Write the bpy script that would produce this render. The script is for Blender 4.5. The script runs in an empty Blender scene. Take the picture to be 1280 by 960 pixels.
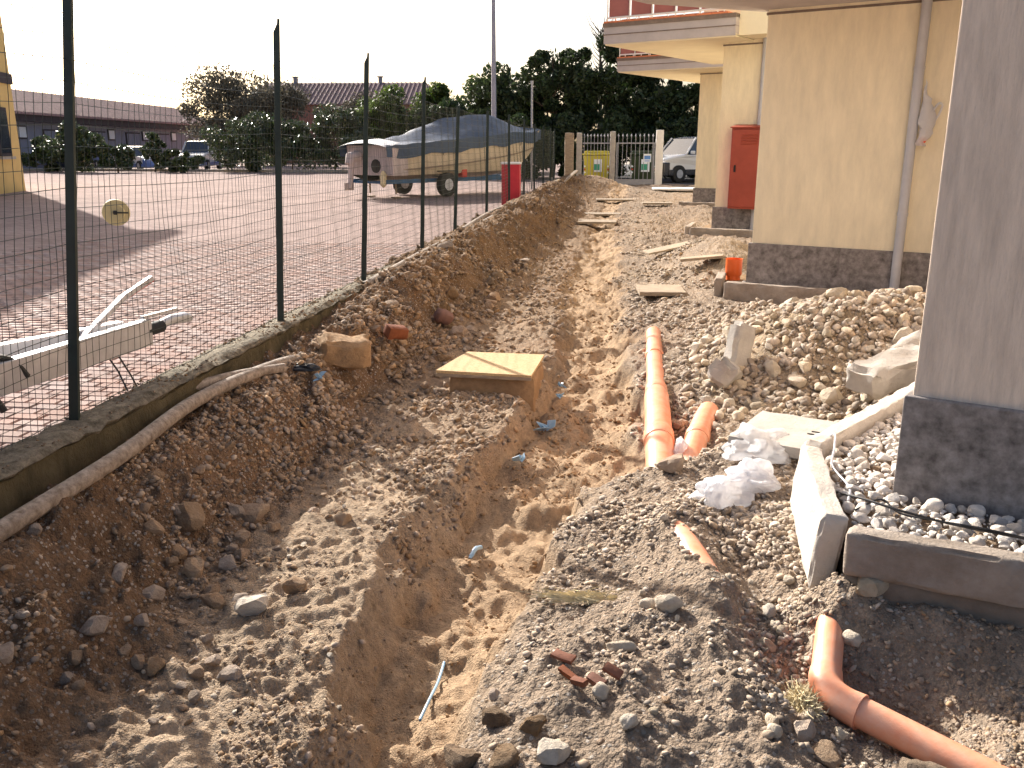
import bpy, bmesh, math, random
import numpy as np
from mathutils import Vector, Matrix, Euler, noise as mnoise
R = math.radians
random.seed(7); rng = np.random.default_rng(11)
scene = bpy.context.scene
COL = scene.collection

# ------------------------------------------------------------------ camera
cd = bpy.data.cameras.new('camera'); cam = bpy.data.objects.new('camera', cd); COL.objects.link(cam)
cd.sensor_width = 36; cd.lens = 36*1090/1280; cd.clip_start = .05; cd.clip_end = 3000
cam.location = (0, 0, 1.6); cam.rotation_euler = (R(90-15.2), 0, R(7.5))
scene.camera = cam
# ------------------------------------------------------------------ sky, sun, exposure
SUN_AZ, SUN_EL = R(-41.5), R(27)
w = bpy.data.worlds.new('World'); scene.world = w; w.use_nodes = True
nt = w.node_tree; bg = nt.nodes['Background']
sky = nt.nodes.new('ShaderNodeTexSky'); sky.sky_type = 'NISHITA'; sky.sun_disc = False
sky.sun_elevation = SUN_EL; sky.sun_rotation = SUN_AZ
sky.air_density = .8; sky.dust_density = 4.5; sky.ozone_density = .6
nt.links.new(sky.outputs[0], bg.inputs[0]); bg.inputs[1].default_value = 0.092
sl = bpy.data.lights.new('sun', 'SUN'); sl.energy = 4.9; sl.angle = R(.55); sl.color = (1, .95, .87)
so = bpy.data.objects.new('sun', sl); COL.objects.link(so)
sdir = Vector((math.sin(SUN_AZ)*math.cos(SUN_EL), math.cos(SUN_AZ)*math.cos(SUN_EL), math.sin(SUN_EL)))
so.rotation_euler = sdir.to_track_quat('Z', 'Y').to_euler(); so.location = sdir*60
scene.view_settings.view_transform = 'Standard'; scene.view_settings.look = 'None'
scene.view_settings.exposure = 1.15; scene.view_settings.gamma = 1

# ------------------------------------------------------------------ helpers
def ident(o, label=None, cat=None, group=None, kind=None):
    if label: o['label'] = label
    if cat: o['category'] = cat
    if group: o['group'] = group
    if kind: o['kind'] = kind
    return o
def link(o, parent=None):
    COL.objects.link(o)
    if parent is not None: o.parent = parent
    return o
def empty(name, loc=(0, 0, 0), rz=0.):
    o = bpy.data.objects.new(name, None); o.location = loc; o.rotation_euler = (0, 0, rz); o.empty_display_size = .1
    COL.objects.link(o); return o
def raw_mesh(name, V, Fq, mat=None, smooth=False):
    me = bpy.data.meshes.new(name)
    V = np.asarray(V, np.float32); 
    if isinstance(Fq, np.ndarray):
        n, k = Fq.shape
        me.vertices.add(len(V)); me.vertices.foreach_set('co', V.ravel())
        me.loops.add(n*k); me.loops.foreach_set('vertex_index', Fq.astype(np.int32).ravel())
        me.polygons.add(n); me.polygons.foreach_set('loop_start', np.arange(0, n*k, k, dtype=np.int32))
        me.update(calc_edges=True)
    else:
        me.from_pydata(V.tolist(), [], Fq); me.update()
    if smooth: me.polygons.foreach_set('use_smooth', np.ones(len(me.polygons), bool))
    if mat: me.materials.append(mat)
    return me
class MB:
    def __init__(s): s.v = []; s.f = []
    def add(s, vs, fs):
        b = len(s.v); s.v += [tuple(v) for v in vs]; s.f += [tuple(i+b for i in f) for f in fs]; return s
    def box(s, c, d, M=None):
        c = Vector(c); hx, hy, hz = d[0]/2, d[1]/2, d[2]/2
        P = [Vector((x, y, z)) for z in (-hz, hz) for y in (-hy, hy) for x in (-hx, hx)]
        if M is not None: P = [M @ p for p in P]
        return s.add([p+c for p in P], [(0, 2, 3, 1), (4, 5, 7, 6), (0, 1, 5, 4), (2, 6, 7, 3), (0, 4, 6, 2), (1, 3, 7, 5)])
    def prism(s, poly, z0, z1):
        n = len(poly)
        a = sum(poly[i][0]*poly[(i+1) % n][1]-poly[(i+1) % n][0]*poly[i][1] for i in range(n))
        if a < 0: poly = poly[::-1]
        return s.add([(p[0], p[1], z0) for p in poly]+[(p[0], p[1], z1) for p in poly],
                     [tuple(range(n-1, -1, -1)), tuple(range(n, 2*n))]+[(i, (i+1) % n, n+(i+1) % n, n+i) for i in range(n)])
    def tube(s, path, rad, n=8, caps=True, open_in=0):
        P = [Vector(p) for p in path]; m = len(P)
        rad = [rad]*m if not hasattr(rad, '__len__') else list(rad)
        vs = []; pn = None
        for i, p in enumerate(P):
            t = (P[min(i+1, m-1)]-P[max(i-1, 0)]).normalized()
            if pn is None:
                a = Vector((0, 0, 1)) if abs(t.z) < .9 else Vector((1, 0, 0)); nn = (a-t*a.dot(t)).normalized()
            else: nn = (pn-t*pn.dot(t)).normalized()
            pn = nn; bb = t.cross(nn)
            for k in range(n):
                an = 2*math.pi*k/n; vs.append(p+(nn*math.cos(an)+bb*math.sin(an))*rad[i])
        fs = [(i*n+k, i*n+(k+1) % n, (i+1)*n+(k+1) % n, (i+1)*n+k) for i in range(m-1) for k in range(n)]
        if caps: fs += [tuple(range(n-1, -1, -1)), tuple((m-1)*n+k for k in range(n))]
        return s.add(vs, fs)
    def bar(s, a, b, wd, th):
        a = Vector(a); b = Vector(b); t = (b-a); L = t.length
        q = t.to_track_quat('X', 'Z').to_matrix()
        return s.box((a+b)/2, (L, wd, th), q)
    def build(s, name, mat, parent=None, smooth=False, bevel=0, loc=None):
        me = raw_mesh(name, s.v, s.f, mat, smooth); o = bpy.data.objects.new(name, me); link(o, parent)
        if loc is not None: o.location = loc
        if bevel:
            b = o.modifiers.new('bevel', 'BEVEL'); b.width = bevel; b.segments = 2; b.limit_method = 'ANGLE'
        if smooth and not bevel: shade_angle(me)
        return o
def shade_angle(me, ang=40):
    me.update(); bm = bmesh.new(); bm.from_mesh(me)
    for e in bm.edges:
        if len(e.link_faces) == 2 and e.calc_face_angle(0) > R(ang): e.smooth = False
    bm.to_mesh(me); bm.free()
def copy_of(o, parent=None, **kw):
    c = o.copy(); link(c, parent); return c

# numpy noise
_T = rng.random((256, 256)).astype(np.float32)
def vn(x, y, s=0):
    x = np.asarray(x, np.float64)+s*17.31; y = np.asarray(y, np.float64)+s*9.73
    xi = np.floor(x).astype(int); yi = np.floor(y).astype(int); fx = x-xi; fy = y-yi
    fx = fx*fx*fx*(fx*(fx*6-15)+10); fy = fy*fy*fy*(fy*(fy*6-15)+10)
    a = _T[xi & 255, yi & 255]; b = _T[(xi+1) & 255, yi & 255]; c = _T[xi & 255, (yi+1) & 255]; d = _T[(xi+1) & 255, (yi+1) & 255]
    return (a*(1-fx)+b*fx)*(1-fy)+(c*(1-fx)+d*fx)*fy
def fbm(x, y, sc, o=4, s=0, g=.5):
    t = 0; a = 1; n = 0
    for i in range(o):
        c, q = math.cos(i*.7+s), math.sin(i*.7+s)
        t = t+a*(vn((x*c-y*q)*sc, (x*q+y*c)*sc, s+i*3)-.5)*2; n += a; a *= g; sc *= 2.03
    return t/n

# ------------------------------------------------------------------ materials
def nmat(name, col, rough=.85, vary=.25, scale=8., bump=.0, bscale=40., bdist=.01, metal=0., spec=.4, col2=None, stretch=None, rand=0., island=0., translucent=0., coat=0., detail=6):
    m = bpy.data.materials.new(name); m.use_nodes = True; T = m.node_tree; N = T.nodes; L = T.links
    P = N['Principled BSDF']; P.inputs['Roughness'].default_value = rough; P.inputs['Metallic'].default_value = metal
    P.inputs['Specular IOR Level'].default_value = spec
    if coat: P.inputs['Coat Weight'].default_value = coat; P.inputs['Coat Roughness'].default_value = .08
    tc = N.new('ShaderNodeTexCoord'); mp = N.new('ShaderNodeMapping'); L.new(tc.outputs['Object'], mp.inputs[0])
    if stretch: mp.inputs['Scale'].default_value = stretch
    n1 = N.new('ShaderNodeTexNoise'); n1.inputs['Scale'].default_value = scale; n1.inputs['Detail'].default_value = detail; n1.inputs['Roughness'].default_value = .65
    L.new(mp.outputs[0], n1.inputs[0])
    cr = N.new('ShaderNodeValToRGB'); L.new(n1.outputs[0], cr.inputs[0])
    c2 = col2 or tuple(min(1, c*(1+vary)) for c in col); c1 = tuple(c*(1-vary) for c in col) if not col2 else col
    cr.color_ramp.elements[0].position = .3; cr.color_ramp.elements[0].color = (*c1, 1)
    cr.color_ramp.elements[1].position = .7; cr.color_ramp.elements[1].color = (*c2, 1)
    out = cr.outputs[0]
    if rand or island:
        hs = N.new('ShaderNodeHueSaturation'); L.new(out, hs.inputs['Color'])
        mr = N.new('ShaderNodeMapRange'); k = rand or island
        mr.inputs[3].default_value = 1-k; mr.inputs[4].default_value = 1+k
        if rand: oi = N.new('ShaderNodeObjectInfo'); L.new(oi.outputs['Random'], mr.inputs[0])
        else: ge = N.new('ShaderNodeNewGeometry'); L.new(ge.outputs['Random Per Island'], mr.inputs[0])
        L.new(mr.outputs[0], hs.inputs['Value'])
        mr2 = N.new('ShaderNodeMath'); mr2.operation = 'MULTIPLY'; mr2.inputs[1].default_value = 7.31
        L.new(mr.outputs[0], mr2.inputs[0]); fr = N.new('ShaderNodeMath'); fr.operation = 'FRACT'; L.new(mr2.outputs[0], fr.inputs[0])
        m3 = N.new('ShaderNodeMapRange'); m3.inputs[3].default_value = .8; m3.inputs[4].default_value = 1.3
        L.new(fr.outputs[0], m3.inputs[0]); L.new(m3.outputs[0], hs.inputs['Saturation'])
        out = hs.outputs[0]
    L.new(out, P.inputs['Base Color'])
    if bump:
        n2 = N.new('ShaderNodeTexNoise'); n2.inputs['Scale'].default_value = bscale; n2.inputs['Detail'].default_value = 8; n2.inputs['Roughness'].default_value = .7
        L.new(mp.outputs[0], n2.inputs[0]); b = N.new('ShaderNodeBump'); b.inputs['Strength'].default_value = bump; b.inputs['Distance'].default_value = bdist
        L.new(n2.outputs[0], b.inputs['Height']); L.new(b.outputs[0], P.inputs['Normal'])
    if translucent:
        tr = N.new('ShaderNodeBsdfTranslucent'); L.new(out, tr.inputs[0]); mx = N.new('ShaderNodeMixShader'); mx.inputs[0].default_value = translucent
        L.new(P.outputs[0], mx.inputs[1]); L.new(tr.outputs[0], mx.inputs[2]); L.new(mx.outputs[0], N['Material Output'].inputs[0])
    return m
M = {}
M['wall'] = nmat('stucco_cream', (.84, .74, .54), .92, .10, 9, .8, 50, .01, stretch=(1, 1, .25))
M['wall_grey'] = nmat('stucco_grey_beige', (.86, .71, .58), .95, .17, 16, 1., 48, .014, stretch=(1.6, 1.6, .2))
M['soffit'] = nmat('painted_soffit', (.80, .71, .52), .9, .06, 2)
M['fascia'] = nmat('fascia_grey', (.46, .41, .40), .8, .1, 3, .2, 40, .004)
M['plinth'] = nmat('stone_plinth', (.10, .085, .08), .75, .3, 14, .6, 30, .01, col2=(.36, .32, .30))
M['joint'] = nmat('joint_brown', (.20, .15, .12), .9, .2, 8)
M['tile'] = nmat('terracotta_edge', (.62, .20, .09), .7, .2, 9)
M['panel'] = nmat('railing_panel_red', (.36, .13, .11), .75, .12, 3)
M['white_metal'] = nmat('white_paint', (.75, .72, .68), .4, .06, 8)
M['drain'] = nmat('drainpipe_beige_grey', (.48, .48, .51), .45, .1, 3)
M['red_cab'] = nmat('red_enamel', (.36, .07, .042), .5, .15, 3)
M['red_box'] = nmat('red_cover', (.50, .03, .05), .55, .12, 4)
M['orange'] = nmat('orange_pvc', (.86, .28, .13), .38, .14, 9, .4, 40, .004, spec=.5, col2=(.80, .44, .30), detail=12)
M['stub'] = nmat('orange_pvc_clean', (.80, .14, .03), .3, .08, 3)
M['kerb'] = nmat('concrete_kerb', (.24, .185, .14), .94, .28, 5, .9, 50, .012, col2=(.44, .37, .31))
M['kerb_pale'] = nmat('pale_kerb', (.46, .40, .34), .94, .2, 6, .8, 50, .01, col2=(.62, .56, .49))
M['footing'] = nmat('damp_footing', (.15, .115, .085), .94, .25, 6, .8, 40, .012, col2=(.27, .22, .175))
M['concrete'] = nmat('rough_concrete', (.33, .30, .27), .95, .3, 7, .8, 50, .01, col2=(.46, .42, .37))
M['mossy'] = nmat('mossy_concrete', (.05, .038, .016), .97, .4, 5, 1., 22, .03, col2=(.15, .115, .06), stretch=(1, 1, .6))
M['walltop'] = nmat('weathered_coping', (.085, .068, .042), .97, .35, 18, 1., 40, .04, col2=(.40, .34, .25), detail=12)
M['post'] = nmat('green_black_post', (.018, .030, .026), .45, .3, 6)
M['wire'] = nmat('dark_green_wire', (.035, .045, .04), .5, .2, 5)
M['osb'] = nmat('osb_board', (.42, .27, .12), .8, .25, 55, .5, 60, .003, col2=(.62, .45, .25))
M['wood'] = nmat('grey_timber', (.20, .145, .10), .85, .3, 6, .5, 40, .004, stretch=(1, 6, 6), col2=(.40, .32, .23))
M['conduit'] = nmat('dusty_conduit', (.13, .09, .06), .75, .25, 26, .8, 40, .012, col2=(.44, .36, .29), detail=12)
M['yellow'] = nmat('yellow_render', (.70, .50, .19), .85, .08, 2)
M['tan'] = nmat('disc_yellow', (.62, .50, .26), .6, .1, 5)
M['shed'] = nmat('shed_wall_grey', (.24, .25, .31), .85, .12, .8, stretch=(3, 3, .5))
M['rooftile'] = nmat('clay_roof', (.30, .195, .185), .85, .2, 4, .5, 12, .05)
M['brick'] = nmat('brick_house_wall', (.36, .16, .12), .9, .15, 6)
M['glass'] = nmat('window_glass', (.03, .04, .06), .08, .2, 2, spec=.9)
M['darkframe'] = nmat('dark_beam', (.05, .04, .045), .8, .2, 4)
M['hull'] = nmat('hull_cream', (.58, .48, .35), .35, .08, 3, coat=.4)
M['hull_low'] = nmat('hull_antifoul', (.30, .23, .17), .7, .2, 6)
M['transom'] = nmat('transom_grey_cloth', (.50, .42, .40), .8, .15, 5, .4, 12, .02)
M['tarp'] = nmat('blue_tarp', (.03, .06, .12), .5, .2, 3, .5, 9, .03)
M['silver'] = nmat('silver_tarp', (.62, .62, .64), .4, .15, 6, .4, 12, .02)
M['blue'] = nmat('blue_steel', (.03, .10, .22), .5, .2, 5)
M['rubber'] = nmat('black_rubber', (.02, .02, .021), .75, .2, 8)
M['galv'] = nmat('galvanised', (.50, .50, .52), .42, .15, 10, metal=.55)
M['black'] = nmat('black_plastic', (.018, .018, .02), .4, .2, 6)
M['redpl'] = nmat('red_plastic', (.5, .03, .02), .35, .1, 5)
M['white_car'] = nmat('white_car_paint', (.75, .75, .76), .25, .02, 1, coat=.8)
M['dark_trim_shade'] = nmat('car_trim_and_shade_dark', (.02, .022, .03), .25, .05, 1, coat=.7)  # dark trim colour; also stands for shade on the off-road car's front
M['blue_car'] = nmat('blue_car_paint', (.10, .17, .42), .25, .03, 1, coat=.8)
M['lamp_glass'] = nmat('headlamp', (.6, .62, .66), .1, .05, 3, spec=.9)
M['gate'] = nmat('gate_grey_paint', (.30, .30, .33), .5, .12, 8)
M['bin'] = nmat('yellow_bin', (.50, .42, .04), .4, .08, 4)
M['paper'] = nmat('white_label', (.75, .78, .80), .6, .05, 10)
M['green_print'] = nmat('green_print', (.05, .30, .18), .6, .1, 9)
M['blue_print'] = nmat('blue_print', (.12, .28, .65), .6, .1, 9)
M['bark'] = nmat('bark', (.10, .075, .055), .95, .3, 12, .6, 30, .02)
M['leaf_dark'] = nmat('leaf_dark', (.04, .06, .024), .6, .3, 2, island=.55, translucent=.22)
M['leaf_mid'] = nmat('leaf_mid', (.085, .12, .035), .6, .3, 2, island=.55, translucent=.3)
M['leaf_brown'] = nmat('leaf_brown', (.13, .115, .085), .7, .3, 2, island=.5, translucent=.2)
M['leaf_gloss'] = nmat('leaf_gloss', (.055, .08, .03), .3, .3, 2, island=.6, translucent=.15, spec=.8)
M['stone'] = nmat('field_stone', (.29, .20, .135), .95, .3, 1.2, .6, 4, .06, col2=(.42, .32, .235), rand=.25)
M['stone_pale'] = nmat('pale_stone', (.46, .38, .29), .92, .25, 1.2, .6, 4, .05, col2=(.64, .56, .45), rand=.22)
M['stone_white'] = nmat('white_pebble', (.52, .46, .40), .85, .2, 1.5, .4, 5, .04, col2=(.70, .63, .56), rand=.25)
M['peb'] = nmat('pebbles_soil', (.29, .205, .14), .95, .3, 14, .5, 60, .004, col2=(.38, .29, .21), island=.4)
M['peb_pale'] = nmat('pebbles_pale', (.29, .225, .17), .93, .3, 14, .5, 60, .004, col2=(.46, .38, .30), island=.4)
M['peb_white'] = nmat('pebbles_white', (.48, .43, .38), .85, .2, 14, .4, 60, .004, col2=(.64, .60, .56), island=.35)
M['clod'] = nmat('earth_clod', (.22, .145, .09), .97, .3, 1.5, .9, 5, .06, col2=(.32, .23, .15), rand=.2)
M['clods'] = nmat('earth_crumbs', (.21, .14, .088), .97, .3, 14, .9, 40, .01, col2=(.31, .22, .145), island=.3)
M['brickbit'] = nmat('terracotta_shard', (.20, .082, .05), .85, .25, 10, .5, 50, .004, rand=.2)
M['foam'] = nmat('yellow_foam', (.72, .60, .37), .95, .2, 20, .8, 30, .02)
M['bluebit'] = nmat('blue_plastic', (.16, .34, .52), .35, .3, 9, col2=(.45, .60, .72))
M['soilbox'] = nmat('sand_face', (.34, .215, .115), .97, .2, 14, .9, 30, .015)
M['asphalt'] = nmat('asphalt', (.055, .053, .055), .9, .25, 20, .5, 120, .004)
M['field'] = nmat('dry_field', (.34, .28, .21), .95, .25, .3)  # earth tone lightened to bounce warm light onto the near wing
def plastic(name, alpha, col=(.85, .85, .88)):
    m = bpy.data.materials.new(name); m.use_nodes = True; T = m.node_tree; N = T.nodes; L = T.links
    P = N['Principled BSDF']; P.inputs['Base Color'].default_value = (*col, 1); P.inputs['Roughness'].default_value = .25
    P.inputs['Specular IOR Level'].default_value = .6
    tr = N.new('ShaderNodeBsdfTranslucent'); tr.inputs[0].default_value = (*col, 1)
    mx = N.new('ShaderNodeMixShader'); mx.inputs[0].default_value = .45; L.new(P.outputs[0], mx.inputs[1]); L.new(tr.outputs[0], mx.inputs[2])
    tp = N.new('ShaderNodeBsdfTransparent'); m2 = N.new('ShaderNodeMixShader'); m2.inputs[0].default_value = alpha
    L.new(tp.outputs[0], m2.inputs[1]); L.new(mx.outputs[0], m2.inputs[2]); L.new(m2.outputs[0], N['Material Output'].inputs[0])
    tc = N.new('ShaderNodeTexCoord'); n = N.new('ShaderNodeTexNoise'); n.inputs['Scale'].default_value = 22; n.inputs['Detail'].default_value = 5; n.inputs['Distortion'].default_value = 1.5
    L.new(tc.outputs['Object'], n.inputs[0]); b = N.new('ShaderNodeBump'); b.inputs['Strength'].default_value = .8; b.inputs['Distance'].default_value = .02
    L.new(n.outputs[0], b.inputs['Height']); L.new(b.outputs[0], P.inputs['Normal'])
    return m
M['bag'] = plastic('white_bag_film', .86); M['film'] = plastic('clear_film', .55)

# ------------------------------------------------------------------ excavated ground
ST = [ # Y, X: bank top, foot, ledge, lipL, floorL, floor, floorR, lipR, pathA, pathB ; z likewise (wall z first)
 (1.5, [-2.6,-1.9,-1.5,-1.22,-1.0,-.85,-.66,-.56,0,.9], [-.05,-.08,-.52,-.55,-.57,-.78,-.80,-.78,-.58,-.36,-.42]),
 (3.0, [-2.6,-1.95,-1.5,-1.20,-1.0,-.80,-.56,-.44,.2,.9], [-.05,-.06,-.50,-.52,-.54,-.77,-.78,-.75,-.48,-.31,-.33]),
 (4.0, [-2.6,-2.0,-1.5,-1.16,-.97,-.72,-.44,-.32,.3,.9], [-.03,-.05,-.50,-.50,-.50,-.75,-.76,-.72,-.45,-.29,-.22]),
 (5.15,[-2.6,-2.0,-1.6,-1.26,-.95,-.65,-.36,-.22,.3,.95], [-.03,-.04,-.50,-.50,-.50,-.73,-.73,-.68,-.45,-.35,-.15]),
 (5.5, [-2.6,-2.0,-1.6,-1.02,-.90,-.5,-.1,.05,.4,1.0], [-.02,-.03,-.49,-.50,-.50,-.70,-.69,-.64,-.48,-.44,-.18]),
 (5.85,[-2.6,-2.0,-1.5,-.99,-.86,-.4,.08,.20,.45,1.05], [-.02,-.02,-.48,-.49,-.48,-.67,-.66,-.60,-.50,-.47,-.25]),
 (6.5, [-2.6,-1.98,-1.5,-.85,-.74,-.3,.12,.22,.5,1.2], [0,0,-.46,-.46,-.45,-.64,-.62,-.56,-.46,-.40,-.30]),
 (7.2, [-2.6,-1.96,-1.5,-.72,-.60,-.25,.08,.20,.5,1.2], [.05,.04,-.42,-.45,-.44,-.60,-.58,-.53,-.40,-.30,-.22]),
 (9.0, [-2.55,-1.85,-1.4,-.74,-.55,-.32,-.06,.10,.45,1.0],[.14,.15,-.34,-.41,-.38,-.50,-.50,-.46,-.33,-.22,-.14]),
 (11., [-2.5,-1.70,-1.35,-.92,-.72,-.50,-.30,-.08,.5,1.0],[.16,.20,-.27,-.35,-.33,-.42,-.43,-.41,-.28,-.16,-.10]),
 (15., [-2.45,-1.5,-1.3,-.98,-.74,-.5,-.30,-.08,.5,1.1],[.18,.27,-.17,-.24,-.23,-.30,-.31,-.29,-.2,-.09,-.05]),
 (19., [-2.4,-1.4,-1.2,-.88,-.72,-.62,-.50,-.25,.5,1.2],[.20,.33,-.08,-.15,-.14,-.20,-.20,-.18,-.1,-.02,0]),
 (25., [-2.3,-1.4,-1.1,-.8,-.7,-.6,-.4,-.2,.5,1.4],[.20,.36,.0,-.06,-.07,-.10,-.10,-.09,-.04,.03,.04]),
 (31., [-2.4,-1.7,-1.2,-.8,-.6,-.4,-.2,.0,.7,1.5],[.18,.28,.1,.05,.03,.03,.03,.03,.05,.08,.08]),
 (36.4,[-2.5,-2.0,-1.2,-.8,-.6,-.4,-.2,.0,.7,1.5],[.14,.15,.14,.13,.13,.13,.13,.13,.13,.14,.14])]
SY = np.array([s[0] for s in ST]); SX = np.array([[-2.97]+s[1]+[9.5] for s in ST]); SZ = np.array([s[2]+[s[2][-1]] for s in ST])
def G(x, y, cx, cy, sx, sy, h, rot=0.):
    c, q = math.cos(rot), math.sin(rot); dx = x-cx; dy = y-cy; a = dx*c+dy*q; b = -dx*q+dy*c
    return h*np.exp(-.5*((a/sx)**2+(b/sy)**2))
def zones(x, y):
    """trench floor mask, bank mask, right path mask"""
    xx = x+(.17*fbm(x, y, 1.9, 3, 5)+.08*fbm(x, y, 6, 4, 15))*np.clip((x+2.75)*3, 0, 1)
    y = y+.22*fbm(x, y, 1.3, 3, 6)
    X = [np.interp(y, SY, SX[:, k]) for k in range(12)]
    ss = lambda a, b, t: np.clip((t-a)/(b-a), 0, 1)
    sand = ss(-.03, .05, xx-X[5]+.06)*ss(-.03, .06, X[8]-xx-.04)
    bank = ss(-.15, .25, X[2]-xx+.1)
    path = ss(-.05, .1, xx-X[8]+.02)
    return sand, bank, path
def H(x, y, fine=True):
    x = np.asarray(x, np.float64); y = np.asarray(y, np.float64)
    near = np.clip(1.3-y/60, .6, 1)
    wx = x+(.17*fbm(x, y, 1.9, 3, 5)+.08*fbm(x, y, 6, 4, 15))*np.clip((x+2.75)*3, 0, 1)
    wy = y+.22*fbm(x, y, 1.3, 3, 6)
    X = [np.interp(wy, SY, SX[:, k]) for k in range(12)]; Z = [np.interp(wy, SY, SZ[:, k]) for k in range(12)]
    z = Z[0]+0*x
    for k in range(11):
        d = np.maximum(X[k+1]-X[k], 1e-4); t = np.clip((wx-X[k])/d, 0, 1)
        if k in (1, 2): t = t*t*(3-2*t) if k == 1 else t
        z = np.where(wx >= X[k], Z[k]+(Z[k+1]-Z[k])*t, z)
    sand, bank, path = zones(x, y)
    # heaps and pits
    z = z+G(x, y, 1.95, 7.5, .55, .5, .42)+G(x, y, 1.35, 7.8, .35, .45, .16)+G(x, y, 2.7, 7.3, .6, .6, .36)+G(x, y, 1.35, 8.9, .28, .35, .20)
    z = z+G(x, y, 1.35, 12.6, .38, .8, .42)+G(x, y, .95, 13.6, .3, .5, .12)
    z = z-G(x, y, 1.35, 5.9, .3, .3, .10)
    z = z+G(x, y, -1.05, 31.2, .75, 1.5, .52)+G(x, y, -1.9, 29.0, .5, 2.0, .30)+G(x, y, -2.1, 24.5, .35, 1.6, .22)+G(x, y, -1.95, 20.5, .35, 1.6, .2)
    z = z+G(x, y, -2.0, 16.5, .3, 1.4, .16)+G(x, y, -2.15, 12.6, .3, 1.3, .14)+G(x, y, -2.2, 9.4, .25, .9, .12)
    z = z-G(x, y, 1.06, 2.93, .20, .13, .20, -.4)-G(x, y, .86, 2.62, .16, .14, .06)+G(x, y, 1.45, 3.22, .6, .10, .12, -.3)+G(x, y, .95, 3.42, .10, .10, .08)+G(x, y, 1.75, 2.7, .3, .2, .05)
    z = z-G(x, y, .40, 5.95, .12, .35, .10)+G(x, y, .33, 5.0, .22, .18, .10)+G(x, y, .40, 3.35, .10, .55, .07, .15)+G(x, y, .27, 4.28, .12, .10, .07)+G(x, y, .45, 3.50, .09, .08, .06)
    z = z-G(x, y, .66, 3.6, .10, .5, .10, .12)
    z = z+G(x, y, -.15, 3.1, .2, .35, .06)+G(x, y, -.42, 2.35, .12, .2, .06)
    # relief
    z = z+near*(.035*fbm(x, y, 1.6, 3, 1)*(1-.4*sand)+np.clip((y-10)/8, 0, 1)*np.clip(1.6-y/30, 0, 1)*(.11*fbm(x, y, 1.2, 4, 71)+.06*np.abs(fbm(x, y, 3.1, 3, 72)))+bank*(.07*np.abs(fbm(x, y, 3.2, 4, 2))+.055*fbm(x, y, 6, 4, 21)))
    r = fbm(x, y, 4.0, 3, 3); z = z+near*sand*(.085*r+.05*np.abs(fbm(x, y, 7, 3, 4))-.02)
    z = z+near*path*(.025*fbm(x, y, 5, 4, 8)+.016*np.abs(fbm(x, y, 12, 2, 9)))
    if fine:
        z = z+near*((.022*fbm(x, y, 17, 3, 10)+.012*np.abs(fbm(x, y, 40, 2, 12)))*(.7+.7*bank+.2*path-.3*sand)+.05*np.clip(np.abs(fbm(x, y, 8, 3, 61))-.10, 0, 1)*(1-sand)*(1+.4*bank-.5*path)+.014*fbm(x, y, 11, 3, 62)*(1-sand)*(1-path))
    return z
xs = np.concatenate([np.arange(-2.96, 2.4, .0105), np.linspace(2.4, 9.4, 90)])
ys = [-4.0]
while ys[-1] < 1.6: ys.append(ys[-1]+.12)
while ys[-1] < 36.3: ys.append(ys[-1]+max(.0105, ys[-1]*.0047))
ys = np.array(ys); GX, GY = np.meshgrid(xs, ys); GZ = H(GX, GY)
nx, ny = len(xs), len(ys)
idx = np.arange(nx*ny).reshape(ny, nx)
Q = np.stack([idx[:-1, :-1], idx[:-1, 1:], idx[1:, 1:], idx[1:, :-1]], -1).reshape(-1, 4)
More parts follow.
